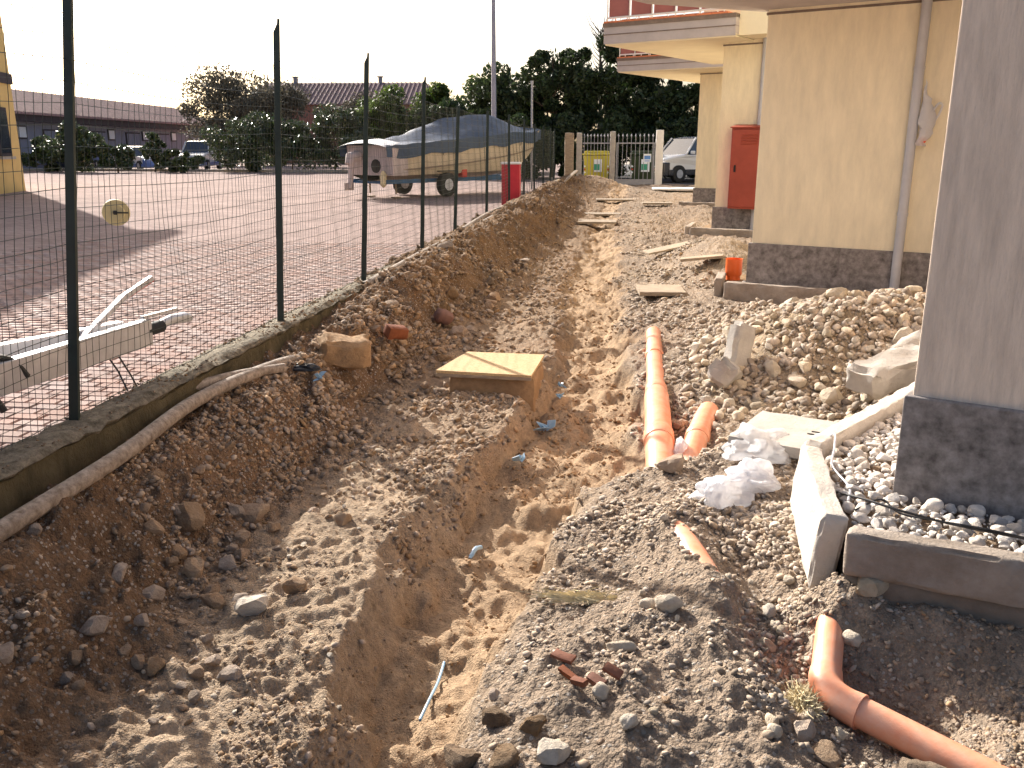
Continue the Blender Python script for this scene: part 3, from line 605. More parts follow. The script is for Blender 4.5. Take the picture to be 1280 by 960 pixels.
# cables in the near pebble bed
def cable(P, r, mat, label): 
    root = Vector(P[0]); mb = MB(); mb.tube([p-root for p in smooth_path(P, 8)], r, 6); o = mb.build('cable', mat, None, True); o.location = root; ident(o, label, 'cable')
cable([(1.0, 3.95, .05), (1.08, 3.78, .09), (1.2, 3.64, .10), (1.4, 3.55, .085), (1.75, 3.38, .09), (2.1, 3.2, .08)], .006, M['black'], 'black cable lying over the white pebbles by the kerb')
cable([(1.03, 3.72, .06), (1.15, 3.76, .10), (1.22, 3.66, .075), (1.5, 3.5, .095), (1.9, 3.3, .085)], .0045, M['black'], 'thinner dark cable looped among the white pebbles')
cable([(1.10, 4.62, .10), (1.12, 4.56, .135), (1.09, 4.42, .10), (1.04, 4.22, .08), (1.07, 4.0, .06), (1.02, 3.8, .07)], .006, M['drain'], 'pale grey cable draped over the sunlit kerb')

# ------------------------------------------------------------------ boards
def hz(x, y): return float(H(np.array([x]), np.array([y]))[0])
def board(x, y, L, wd, th, rz, mat, label, dz=.03, rx=0, ry=0):
    o = rough_obj('board', (L, wd, th), M[mat], (10, 6, 1), .002, x+y, None, (x, y, hz(x, y)+dz), (rx, ry, rz), edge=.003, smooth=False); ident(o, label, 'board'); return o
e = empty('pit_cover', (-1.12, 7.38, -.46)); ident(e, 'oriented strand board laid over a square pit beside the trench', 'board')
mb = MB(); mb.add([(-.46, -.34, .205), (.36, -.38, .195), (.40, .36, .205), (-.31, .34, .215), (-.46, -.34, .23), (.36, -.38, .22), (.40, .36, .23), (-.31, .34, .24)],
                  [(3, 2, 1, 0), (4, 5, 6, 7), (0, 1, 5, 4), (1, 2, 6, 5), (2, 3, 7, 6), (3, 0, 4, 7)]); mb.build('board', M['osb'], e)
mb = MB(); mb.box((-.05, -.355, .19), (.82, .03, .024), Matrix.Rotation(-.05, 3, 'Z')); mb.build('batten', M['wood'], e)
o = rough_obj('pit_collar', (.74, .62, .52), M['soilbox'], (14, 12, 12), .012, 17, None, (.02, .0, -.07), (0, 0, -.03), edge=.012); o.parent = e
board(.42, 10.85, .56, .62, .05, R(4), 'wood', 'pale square board lying on the gravel near the long orange pipe', .06)
board(.98, 11.85, .55, .22, .04, R(-6), 'wood', 'short dark plank tipped against the kerb end', .1, ry=-.12)
board(.62, 13.8, .75, .35, .03, R(18), 'wood', 'broken board leaning beside the small earth heap', .08, ry=-.18)
board(-.70, 20.0, .85, .7, .05, R(3), 'wood', 'pale board bridging the trench, first of the far boards', .14)
board(-.70, 23.0, 1.0, .6, .05, R(1), 'wood', 'dark board across the trench beyond the first far board', .1)
board(-.45, 27.2, 1.1, .6, .05, R(3), 'wood', 'light board across the trench near the earth mound', .12)
board(.75, 24.4, .8, .5, .05, R(2), 'wood', 'board lying by the farthest kerb', .08)
board(1.6, 31.8, 1.6, .9, .05, R(2), 'paper', 'white sheet lying flat before the gate', .08)
mb = MB(); mb.bar((-2.35, 27.3, .28), (-1.75, 29.6, .85), .12, .035); o = mb.build('plank', M['wood']); ident(o, 'narrow plank sticking up out of the far earth mound', 'plank')
mb = MB(); mb.bar((-2.55, 25.4, .45), (-2.2, 28.0, .62), .10, .04); o = mb.build('plank', M['wood']); ident(o, 'weathered plank lying on the bank below the fence end', 'plank')

# ------------------------------------------------------------------ stones
def rock_mesh(name, seed, sub=2, rough=.28, flat=.7, angular=True, mat=None):
    bm = bmesh.new(); bmesh.ops.create_icosphere(bm, subdivisions=sub, radius=1)
    rs = random.Random(seed); off = Vector((rs.uniform(0, 99), rs.uniform(0, 99), rs.uniform(0, 99)))
    sc = Vector((1, rs.uniform(.62, .95), flat*rs.uniform(.75, 1.15)))
    planes = [(Vector((rs.gauss(0, 1), rs.gauss(0, 1), rs.gauss(0, 1))).normalized(), rs.uniform(.5, .8)) for _ in range(13 if angular else 2)]
    for v in bm.verts:
        p = v.co.normalized(); d = 1+rough*mnoise.noise(p*1.3+off)+rough*.35*mnoise.noise(p*3.2+off)
        p = p*d
        for n_, dd in planes:
            k = p.dot(n_)-dd
            if k > 0: p -= n_*k*(.9 if angular else .5)
        v.co = Vector((p.x*sc.x, p.y*sc.y, p.z*sc.z))
    me = bpy.data.meshes.new(name); bm.to_mesh(me); bm.free()
    if mat: me.materials.append(mat)
    me.polygons.foreach_set('use_smooth', np.ones(len(me.polygons), bool)); 
    if angular: shade_angle(me, 20)
    return me
def stone_set(name, mat, n, angular, seed): return [rock_mesh(name, seed+i, 3, .3, .72, angular, mat) for i in range(n)]
S_field = stone_set('stone', M['stone'], 8, True, 100); S_cob = stone_set('cobble', M['stone_pale'], 7, False, 200)
S_rub = [rock_mesh('rubble_lump', 300+i, 2, .45, .8, True, M['stone_pale']) for i in range(10)]; S_white = stone_set('pebble', M['stone_white'], 4, False, 400)+stone_set('pebble', M['stone_white'], 7, True, 430)
S_clod = stone_set('clod', M['clod'], 6, True, 500)
for me_ in S_clod:
    for v_ in me_.vertices: v_.co *= 1+.22*mnoise.noise(v_.co*3.5)+.12*mnoise.noise(v_.co*8)
def put(meshes, name, x, y, r, label, cat, group=None, z=None, sink=.25, rz=None, tilt=.5, scl=(1, 1, 1)):
    o = bpy.data.objects.new(name, random.choice(meshes)); link(o)
    zz = hz(x, y) if z is None else z
    o.location = (x, y, zz+r*(.55-sink)); o.scale = (r*scl[0], r*scl[1], r*scl[2])
    o.rotation_euler = (random.gauss(0, tilt*.5), random.gauss(0, tilt*.5), random.uniform(0, 6.28) if rz is None else rz)
    ident(o, label, cat, group); return o
PLACED = []
def clear(x, y, r):
    for a, b, c in PLACED:
        if (a-x)**2+(b-y)**2 < (.8*(r+c))**2: return False
    PLACED.append((x, y, r)); return True
# hand-placed ones
L1 = 'stone'
put(S_field, 'stone', -2.27, 4.05, .13, 'largest rounded brown boulder on the shaded bank below the conduit', L1, rz=.3); put(S_field, 'stone', -2.1, 4.45, .095, 'flat brown stone above the boulder on the shaded bank', L1, rz=1)
o = put(S_rub, 'stone', -1.68, 3.47, .13, 'flat angular slab of stone at the foot of the shaded bank', L1, rz=.1, tilt=.1, scl=(1, .8, .5))
o = rough_obj('concrete_lump', (.42, .26, .24), M['soilbox'], (8, 6, 6), .03, 31, None, (-2.28, 6.75, -.02), (.15, .1, .35), edge=.03); ident(o, 'squarish tan concrete lump against the mossy wall', 'concrete')
o = rough_obj('broken_brick', (.22, .12, .12), M['brickbit'], (6, 4, 4), .01, 32, None, (-2.05, 7.55, -.02), (.3, .2, .8), edge=.01); ident(o, 'broken red hollow brick behind the concrete lump', 'brick')
o = rough_obj('broken_brick', (.2, .12, .14), M['brickbit'], (6, 4, 4), .01, 33, None, (-1.92, 9.0, -.15), (.5, .4, .5), edge=.012); ident(o, 'broken red brick in the spoil bank above the strand board', 'brick')
o = rough_obj('concrete_block', (.20, .14, .44), M['concrete'], (6, 5, 10), .015, 34, None, (.93, 7.15, .0), (-.25, .38, .5), edge=.02); ident(o, 'broken concrete block standing tilted at the edge of the rubble', 'concrete')
o = rough_obj('concrete_block', (.24, .2, .2), M['concrete'], (6, 5, 6), .03, 35, None, (.80, 6.85, -.13), (.4, .3, 1.1), edge=.03); ident(o, 'stubby concrete fragment at the foot of the tilted block', 'concrete')
o = rough_obj('concrete_slab', (.72, .28, .2), M['concrete'], (16, 8, 6), .025, 36, None, (1.88, 6.2, .10), (.15, -.12, R(38)), edge=.03); ident(o, 'thick broken concrete slab leaning behind the sunlit kerb', 'concrete')
o = rough_obj('concrete_slab', (.60, .2, .22), M['concrete'], (14, 6, 6), .03, 37, None, (2.02, 6.45, .14), (.5, -.25, R(42)), edge=.03); ident(o, 'broken concrete slab wedged behind the thicker slab', 'concrete')
put(S_field, 'stone', .31, 4.95, .10, 'rough brown rock beside the white plastic bag', L1, rz=.5)
put(S_field, 'stone', .12, 6.45, .13, 'brown rock wedged against the long orange pipe', L1, rz=2)
put(S_field, 'stone', .43, 6.35, .09, 'pinkish rock lodged between the two orange pipes', L1, rz=1.2)
put(S_cob, 'cobble', .22, 3.32, .055, 'large smooth oval cobble on the gravel path', L1, rz=.1, tilt=.2); put(S_cob, 'cobble', .14, 3.39, .04, 'smaller oval cobble touching the large one', L1, rz=.2, tilt=.2)
put(S_cob, 'cobble', .03, 3.07, .05, 'long narrow cobble lying on the gravel path', L1, rz=-.1, tilt=.2, scl=(1.2, .6, .7))
put(S_clod, 'clod', 1.02, 2.52, .12, 'brown clod of earth against the near orange pipe', 'clod', rz=.4)
put(S_rub, 'stone', 1.04, 3.36, .075, 'dark lump of asphalt beside the top of the orange elbow', L1, rz=.2)
for (x, y, r) in ((.72, 2.62, .06), (.80, 2.55, .055), (.66, 2.7, .05), (.86, 2.48, .05), (.74, 2.48, .045)):
    put(S_field, 'stone', x, y, r, 'grey stone piled below the orange elbow', L1, 'grey stones piled below the orange elbow'); PLACED.append((x, y, r))
for (x, y, r) in ((-.35, 2.45, .075), (-.28, 2.62, .06), (-.5, 2.5, .08), (-.42, 2.7, .06)):
    put(S_clod, 'clod', x, y, r, 'dark earth clod on the trench rim', 'clod', 'dark clods on the trench rim'); PLACED.append((x, y, r))
put(S_rub, 'stone', -.18, 2.48, .07, 'pale angular stone below the terracotta shards', L1, rz=.5)
put(S_cob, 'cobble', -.04, 2.77, .035, 'white grey cobble touching the terracotta shards', L1)
for (x, y, a, b) in ((-.19, 2.99, .10, .055), (-.16, 2.86, .12, .035), (-.06, 2.82, .08, .045), (-.12, 2.79, .07, .03), (.0, 2.86, .07, .04)):
    o = rough_obj('tile_shard', (a, b, .024), M['brickbit'], (5, 4, 1), .008, x*50, None, (x, y, hz(x, y)+.03), (random.uniform(-.6, .6), random.uniform(-.4, .4), random.uniform(-1.2, .2)), edge=.004); ident(o, 'terracotta tile shard on the near trench rim', 'tile', 'terracotta shards on the near trench rim')

def scatter(n, xr, yr, rr, meshes, name, label, cat, group, ok=lambda x, y: True, pw=1.0, sink=.25, z=None, sep=True, scl=(1, 1, 1)):
    c = 0; t = 0
    while c < n and t < n*40:
        t += 1
        u = random.random(); y = yr[0]*(yr[1]/yr[0])**u if yr[0] > 0 else random.uniform(*yr)
        x = random.uniform(*xr); r = rr[0]+(rr[1]-rr[0])*random.random()**2.2
        if not ok(x, y): continue
        if sep and not clear(x, y, r): continue
        put(meshes, name, x, y, r, label, cat, group, sink=sink, z=z(x, y) if z else None, scl=scl); c += 1
def inz(k, lo=.5):
    def f(x, y): 
        q = zones(np.array([x]), np.array([y]))[k]; return q[0] > lo
    return f
for (cx, cy, n, sx, sy) in ((-2.1, 3.9, 44, .26, .45), (-1.95, 3.2, 22, .25, .35)):
    for _ in range(n):
        x, y = random.gauss(cx, sx), random.gauss(cy, sy); r = random.uniform(.026, .072)
        if -2.6 < x < -1.45 and clear(x, y, r): put(S_field, 'stone', x, y, r, 'brown stone tumbled on the shaded bank below the conduit', L1, 'stones on the shaded near bank')
scatter(28, (-2.6, -1.6), (2.6, 8), (.02, .055), S_field, 'stone', 'brown stone tumbled on the shaded bank below the conduit', L1, 'stones on the shaded near bank')
scatter(42, (-2.45, -1.6), (7.6, 11.5), (.045, .14), S_field+S_clod, 'stone', 'stone bedded in the spoil bank beyond the concrete lump', L1, 'stones in the far spoil bank')
scatter(14, (-2.45, -1.5), (11, 22), (.04, .12), S_field+S_clod, 'stone', 'stone bedded in the spoil bank beyond the concrete lump', L1, 'stones in the far spoil bank')
ledge = lambda x, y: (lambda q: q[0][0] < .1 and q[1][0] < .3 and q[2][0] < .1)(zones(np.array([x]), np.array([y])))
scatter(26, (-1.9, -.7), (2.5, 8), (.014, .04), S_cob+S_rub, 'stone', 'pale stone on the sunlit ledge left of the trench', L1, 'stones on the ledge left of the trench', ledge, scl=(1, 1, .6))
scatter(46, (-.5, .75), (2.5, 5.2), (.016, .042), S_cob+S_field, 'cobble', 'small cobble on the gravel path right of the trench', L1, 'cobbles on the gravel path', inz(2, .8))
scatter(26, (.5, .98), (2.6, 4.3), (.018, .045), S_rub+S_cob, 'stone', 'crushed stone in the hollow beside the kerb', L1, 'crushed stones beside the kerb', lambda x, y: x < .83 or y < 3.3)
scatter(10, (.95, 2.1), (2.5, 3.15), (.015, .035), S_field, 'stone', 'stone in the shaded soil below the near kerb', L1, 'stones below the near kerb')
hp = lambda x, y: float(G(x, y, 1.95, 7.5, .8, .6, 1)+G(x, y, 1.25, 7.2, .5, .5, .8)) > .28+random.random()*.3 and not (1.6 < x < 2.4 and y < 6.4)
scatter(170, (.6, 3.0), (6.3, 8.9), (.035, .12), S_rub, 'rubble_lump', 'pale lump of rubble on the heap before the middle wing', 'rubble', 'lumps of the rubble heap', hp, sink=.1)
scatter(85, (.5, 2.6), (5.7, 8.2), (.03, .075), S_rub+S_cob, 'rubble_lump', 'smaller rubble stone spilling from the heap', 'rubble', 'stones spilling from the rubble heap', lambda x, y: y > 5.75+.0*x and not (x > 1.3+(y-5)*.75) )
scatter(24, (.35, 1.1), (6.6, 11.), (.025, .06), S_rub+S_cob, 'stone', 'grey stone on the gravel beside the long orange pipe', L1, 'stones beside the long orange pipe', inz(2, .8))
scatter(12, (-.1, 1.2), (10.5, 24), (.03, .08), S_rub+S_field, 'stone', 'stone on the dug ground leading to the gate', L1, 'stones toward the gate')
# white pebbles in the near bed
def inbed(x, y):
    if (Vector((x, y, 0))-Vector((.955, 3.47, 0))).dot(Vector((.29, .957, 0))) < .035: return False      # near kerb
    if x < .955+.08*(y-3.5)+.03: return False
    dv = Vector((x-1.0, y-4.5, 0)); nn = Vector((.81, -.58, 0))
    if dv.dot(nn) < .075: return False
    q = Vector((x, y, 0))-CORN[0]
    # inside plinth?
    det = W2.x*P2.y-W2.y*P2.x; a_ = (q.x*P2.y-q.y*P2.x)/det; b_ = (W2.x*q.y-W2.y*q.x)/det
    return not (a_ > -.05 and b_ > -.05)
PLACED = []
scatter(260, (.95, 2.1), (3.2, 5.7), (.026, .055), S_white, 'pebble', 'white pebble in the kerbed bed at the near wing', 'pebble', 'white pebbles of the near bed', inbed, sink=.1, z=lambda x, y: .03)
# loose small gravel: one mesh per soil
def gravel(name, mat, tmpl_sub, n, sampler, rr, seed, parent=None):
    tm = [rock_mesh('t', seed+i, 1, .3, .7, i % 2 == 0) for i in range(5)]; TV = []; TF = []
    for t in tm:
        v = np.empty(len(t.vertices)*3); t.vertices.foreach_get('co', v); TV.append(v.reshape(-1, 3)); f = np.empty(len(t.polygons)*3, int); t.polygons.foreach_get('vertices', f); TF.append(f.reshape(-1, 3)); bpy.data.meshes.remove(t)
    P = sampler(n); n = len(P); r = rr[0]+(rr[1]-rr[0])*rng.random(n)**3.5; r = r*np.clip(P[:, 1]/4, .8, 1.9)
    z = H(P[:, 0], P[:, 1]) if P.shape[1] == 2 else P[:, 2]
    V = []; Fc = []; base = 0
    for k in range(5):
        s = np.arange(n) % 5 == k; m_ = s.sum()
        th = rng.random(m_)*6.28; c, q = np.cos(th), np.sin(th)
        tv = TV[k][None]*r[s][:, None, None]*np.array([1, 1, .8]); ti = rng.normal(0, .4, m_)[:, None]
        x = tv[..., 0]*c[:, None]-tv[..., 1]*q[:, None]; y = tv[..., 0]*q[:, None]+tv[..., 1]*c[:, None]; zz = tv[..., 2]+x*ti
        v = np.stack([x+P[s][:, 0:1], y+P[s][:, 1:2], zz+z[s][:, None]+r[s][:, None]*.2], -1)
        V.append(v.reshape(-1, 3)); Fc.append((TF[k][None]+(np.arange(m_)*len(TV[k]))[:, None, None]).reshape(-1, 3)+base); base += m_*len(TV[k])
    me = raw_mesh(name, np.concatenate(V), np.concatenate(Fc), mat, False)
    o = link(bpy.data.objects.new(name, me), parent); o['kind'] = 'stuff'; return o
def samp(xr, yr, wf, geo=True):
    def f(n):
        m_ = n*6; x = rng.uniform(*xr, m_); y = yr[0]*(yr[1]/yr[0])**rng.random(m_)
        cl = np.clip(.42+1.5*fbm(x, y, 1.6, 3, 55), .04, 1); k = rng.random(m_) < wf(x, y)*cl
        return np.stack([x, y], -1)[k][:n]
    return f
zs = lambda x, y: zones(x, y)
gravel('bank_gravel', M['peb'], 1, 13000, samp((-2.65, -.7), (2.3, 14), lambda x, y: (1-zs(x, y)[0])*(.35+.65*zs(x, y)[1])*(1-zs(x, y)[2])*np.where(y > 6.5, .5, 1.)), (.005, .030), 900)
gravel('bank_crumbs', M['clods'], 1, 11000, samp((-2.68, -1.0), (2.3, 34), lambda x, y: (1-zs(x, y)[0])*(.25+.75*zs(x, y)[1])*(1-zs(x, y)[2])), (.006, .030), 905)
gravel('path_gravel', M['peb_pale'], 1, 14000, samp((-.6, 1.1), (2.3, 30), lambda x, y: zs(x, y)[2]*np.where(y > 6.5, .45, 1.)*np.clip(1.35-y/24, .25, 1)), (.003, .028), 920)
gravel('sand_crumbs', M['soilbox'], 1, 2500, samp((-1.2, .2), (2.6, 14), lambda x, y: zs(x, y)[0]), (.004, .018), 930)
gravel('rubble_gravel', M['peb_pale'], 1, 6000, samp((.5, 3.2), (5.6, 9.3), lambda x, y: np.clip(G(x, y, 1.7, 7.3, .8, .8, 1.2), 0, 1)), (.010, .036), 940)
def walltop_s(n): return np.stack([rng.uniform(-2.97, -2.74, n), 2.5*(34/2.5)**rng.random(n), np.full(n, .197)], -1)
gravel('wall_top_debris', M['clods'], 1, 2600, walltop_s, (.003, .014), 950)
gravel('pit_gravel', M['peb'], 1, 4000, samp((.5, 2.2), (2.3, 3.4), lambda x, y: 1.+0*x), (.005, .022), 960)
gravel('spill_gravel', M['peb_pale'], 1, 2600, samp((.5, .95), (2.6, 4.4), lambda x, y: 1.+0*x), (.008, .034), 970)
def bed_s(n):
    out = []
    while len(out) < n:
        x, y = random.uniform(.95, 2.2), random.uniform(3.1, 5.7)
        if inbed(x, y): out.append((x, y, .028+random.uniform(0, .02)))
    return np.array(out)
gravel('bed_gravel', M['peb_white'], 1, 1100, bed_s, (.010, .026), 980)
def bed_far(n):
    out = []
    while len(out) < n:
        k = random.choice((0, 0, 0, 1, 2)); c, L, z = ((Vector((1.2, 10.35, 0)), 2.3, .035), (Vector((1.2, 17.1, 0)), 2.2, .07), (Vector((1.42, 24.8, 0)), 2, .09))[k]
        p = c+W2*random.uniform(.0, L)+P2*random.uniform(.03, .45); out.append((p.x, p.y, z))
    return np.array(out)
gravel('far_bed_gravel', M['peb_white'], 1, 900, bed_far, (.010, .018), 990)

# ------------------------------------------------------------------ bags, foam, blue plastic
def crumple(name, dims, loc, mat, label, cat, seed, rz=0, sub=5, amp=.35, flat_bottom=True):
    bm = bmesh.new(); bmesh.ops.create_icosphere(bm, subdivisions=sub, radius=1); off = Vector((seed*3.1, seed*1.7, seed))
    for v in bm.verts:
        p = v.co.normalized(); q = p*1.6+off
        d = 1+amp*mnoise.noise(q)*1.3; rdg = 0; fq = 1.5; a = 1
        for k in range(3):
            rdg += a*(1-abs(mnoise.noise(p*fq+off*1.3+Vector((k*5, 0, 0))))*2.4); fq *= 2.0; a *= .42
        d += amp*.42*rdg-.2; p = p*d
        if p.z < -.25: p.z = -.25+(p.z+.25)*.15
        v.co = Vector((p.x*dims[0], p.y*dims[1], p.z*dims[2]))
    me = bpy.data.meshes.new(name); bm.to_mesh(me); bm.free(); me.materials.append(mat); me.polygons.foreach_set('use_smooth', np.ones(len(me.polygons), bool))
    o = link(bpy.data.objects.new(name, me)); o.location = loc; o.rotation_euler.z = rz; ident(o, label, cat); return o
crumple('plastic_bag', (.22, .13, .12), (.60, 4.52, hz(.60, 4.52)+.03), M['bag'], 'crumpled white plastic bag lying on the gravel beside the rock', 'plastic bag', 3, .5)
crumple('plastic_bag', (.15, .15, .12), (.73, 4.62, hz(.73, 4.62)+.03), M['bag'], 'puffed white plastic bag against the tilted kerb stone', 'plastic bag', 9, .2)
crumple('plastic_sheet', (.20, .20, .12), (.80, 5.02, hz(.8, 5.02)+.05), M['film'], 'clear crumpled plastic film on the manhole cover', 'plastic bag', 5, .1)
crumple('plastic_bag', (.06, .09, .10), (.41, 5.72, -.42), M['bag'], 'small white bag stuffed between the two orange pipes', 'plastic bag', 7)
# bag hanging on the drainpipe
pb = CORN[1]+W2*1.70+P2*-.10
e = empty('hanging_bag', (pb.x, pb.y, 1.62)); ident(e, 'thin white carrier bag tied to the drainpipe with an orange in it', 'plastic bag')
mb = MB()
path_ = [(.0, 0, .64), (.01, -.02, .52), (.03, -.03, .40), (.05, -.04, .25), (.045, -.045, .12), (.025, -.04, .04), (.02, -.04, -.01)]
path_ = smooth_path(path_, 3)
mb.tube(path_, list(np.interp(np.linspace(0, 6, len(path_)), range(7), [.008, .022, .05, .08, .075, .06, .03])), 18)
V_ = []
for v in mb.v:
    q = Vector(v); q.y *= .7; q.x += .05*mnoise.noise(q*14); q.y += .03*mnoise.noise(q*17+Vector((3, 3, 3))); V_.append(q)
mb.v = V_; mb.build('bag_body', M['bag'], e, True)
mb = MB(); mb.tube(smooth_path([(.07, -.04, .30), (.13, -.05, .40), (.17, -.05, .38), (.14, -.045, .28), (.10, -.04, .22)], 5), .012, 6); mb.build('handle', M['bag'], e, True)
bm = bmesh.new(); bmesh.ops.create_icosphere(bm, subdivisions=3, radius=.035); me = bpy.data.meshes.new('contents'); bm.to_mesh(me); bm.free(); me.materials.append(M['stub'])
me.polygons.foreach_set('use_smooth', np.ones(len(me.polygons), bool)); o = link(bpy.data.objects.new('contents', me), e); o.location = (.025, -.03, .045)
# yellow foam
def tuft(name, loc, dims, mat, label, seed, n=420):
    r_ = random.Random(seed); mb = MB(); d_ = Vector(dims)
    for _ in range(n):
        p = Vector((r_.gauss(0, .4)*d_.x, r_.gauss(0, .4)*d_.y, abs(r_.gauss(0, .45))*d_.z)); q = Vector((r_.gauss(0, .5)*d_.x, r_.gauss(0, .5)*d_.y, r_.gauss(.1, .35)*d_.z))
        m_ = (p+p+q)/2+Vector((r_.gauss(0, .2)*d_.x, r_.gauss(0, .2)*d_.y, r_.gauss(0, .2)*d_.z)); mb.tube([p, m_, p+q*1.2], [.0022, .002, .0007], 3, False)
    o = mb.build(name, mat); o.location = loc; ident(o, label, 'foam'); return o
tuft('foam_scrap', (.69, 2.87, hz(.69, 2.87)+.02), (.038, .06, .05), M['foam'], 'yellow fibrous scrap stuck to the orange elbow', 13, 1500)
tuft('foam_scrap', (-.12, 3.55, hz(-.12, 3.55)+.02), (.16, .04, .02), M['foam'], 'yellow fibrous strip on the trench rim', 17)
def blue(P, w_, label):
    root = Vector(P[0]); mb = MB()
    for k in range(5):
        a_ = Vector((random.uniform(-1, 1), random.uniform(-1, 1), random.uniform(.2, 1.2)))*w_; b_ = Vector((random.uniform(-1, 1), random.uniform(-1, 1), random.uniform(-.2, .6)))*w_
        c_ = Vector((random.uniform(-.3, .3), random.uniform(-.3, .3), 0))*w_; n_ = Vector((.004, .004, .004))
        mb.add([c_, c_+a_, c_+a_*.6+b_, c_+b_, c_+n_, c_+a_+n_, c_+a_*.6+b_+n_, c_+b_+n_], [(0, 1, 2, 3), (7, 6, 5, 4), (0, 4, 5, 1), (1, 5, 6, 2), (2, 6, 7, 3), (3, 7, 4, 0)])
    o = mb.build('plastic_scrap', M['bluebit']); o.location = root; ident(o, label, 'plastic scrap')
for (x, y, w_, lb) in ((-.62, 6.70, .075, 'blue plastic sheet bunched in the sand below the strand board'), (-.72, 5.95, .06, 'torn blue tape upright in the trench sand'), (-.55, 7.45, .04, 'small blue tape end beside the pit collar'), (-.57, 7.9, .04, 'blue tape end just beyond the pit collar')):
    blue([(x, y, hz(x, y)+.01)], w_, lb)
pipe('blue_hose', [(-.86, 4.62, hz(-.86, 4.62)+.0), (-.84, 4.7, hz(-.84, 4.7)+.05), (-.82, 4.78, hz(-.82, 4.78)+.06)], .014, M['bluebit'], 'short end of grey-blue hose poking out of the trench sand', 'hose', sides=8)
pipe('blue_hose', [(-.80, 3.1, hz(-.8, 3.1)+.03), (-.79, 3.25, hz(-.79, 3.25)+.03), (-.79, 3.42, hz(-.79, 3.42)+.02), (-.80, 3.62, hz(-.8, 3.62)-.02)], 0.007, M['bluebit'], 'grey-blue water hose surfacing in the near trench floor', 'hose', sides=8)
crumple('rag', (.13, .06, .04), (-2.38, 6.15, hz(-2.38, 6.15)+.03), M['black'], 'black rag with a blue corner below the conduit', 'rag', 21, .2, 4)
blue([(-2.28, 6.12, hz(-2.28, 6.12)+.03)], .05, 'bright blue scrap on the black rag')

# ------------------------------------------------------------------ near trailer behind the fence
e = empty('trailer', (-3.4, 3.6, .1)); ident(e, 'galvanised trailer drawbar with coupling behind the mesh fence', 'trailer'); E0 = e.location
def lp(x, y, z): return Vector((x, y, z))-E0
mb = MB(); mb.bar(lp(-3.30, 2.3, .47), lp(-3.10, 5.25, .43), .07, .17); mb.build('drawbar', M['galv'], e, bevel=.006)
mb = MB(); mb.bar(lp(-4.15, 2.6, .47), lp(-3.2, 5.12, .45), .07, .15); mb.build('drawbar', M['galv'], e, bevel=.006)
mb = MB(); mb.bar(lp(-4.2, 3.3, .47), lp(-3.2, 3.25, .47), .07, .09); mb.build('cross_member', M['galv'], e, bevel=.006)
mb = MB(); mb.tube([lp(-3.11, 5.2, .44), lp(-3.09, 5.40, .44)], .042, 14); mb.build('bellows', M['rubber'], e, True)
mb = MB(); mb.tube([lp(-3.09, 5.38, .45), lp(-3.08, 5.52, .46), lp(-3.07, 5.68, .445), lp(-3.065, 5.74, .43)], [.03, .034, .04, .03], 12); mb.bar(lp(-3.10, 5.2, .535), lp(-3.08, 5.6, .52), .03, .02); mb.build('coupling', M['galv'], e, True)
mb = MB(); mb.bar(lp(-3.25, 4.75, .47), lp(-3.17, 5.13, .68), .045, .03); mb.bar(lp(-3.17, 5.12, .675), lp(-3.13, 5.42, .76), .03, .035); mb.build('handbrake_lever', M['galv'], e, bevel=.004)
mb = MB(); mb.bar(lp(-3.165, 5.16, .672), lp(-3.13, 5.42, .742), .028, .008); mb.build('lever_grip', M['redpl'], e)
mb = MB(); mb.bar(lp(-3.55, 3.75, .50), lp(-3.55, 3.76, .68), .06, .05); mb.bar(lp(-3.85, 3.7, .70), lp(-3.53, 3.77, .68), .05, .02); mb.build('winch_post', M['galv'], e, bevel=.004)
mb = MB(); mb.tube(smooth_path([lp(-3.24, 3.86, .53), lp(-3.2, 3.95, .56), lp(-3.17, 4.05, .52), lp(-3.15, 4.12, .42)], 4), [.02]*13, 8); mb.build('cable_clamp', M['black'], e, True)
mb = MB(); mb.tube([lp(-3.16, 4.95, .38), lp(-3.1, 5.0, .2), lp(-3.08, 5.02, .12)], .006, 5); mb.tube([lp(-3.16, 4.85, .38), lp(-3.12, 4.9, .25), lp(-3.06, 4.88, .13)], .006, 5); mb.build('safety_cable', M['black'], e)
mb = MB(); mb.tube([lp(-3.3, 3.55, .34), lp(-3.22, 3.6, .34)], .03, 10); mb.build('pivot_pin', M['black'], e); mb = MB(); mb.tube([lp(-3.26, 3.95, .40), lp(-3.22, 4.0, .26)], .02, 8); mb.build('bracket', M['black'], e)
def wheel(parent, c, axis, r, wd, name='wheel', rim='galv'):
    w_ = MB(); a = Vector(axis).normalized(); c = Vector(c)
    w_.tube([c-a*wd/2, c-a*wd*.42, c+a*wd*.42, c+a*wd/2], [r*.86, r, r, r*.86], 26); o = w_.build(name, M['rubber'], parent, True)
    w_ = MB(); w_.tube([c-a*(wd/2+.006), c+a*(wd/2+.006)], r*.5, 18); w_.build('rim', M[rim], o, True); return o
wheel(e, lp(-3.36, 3.05, .30), (1, 0, 0), .21, .14)

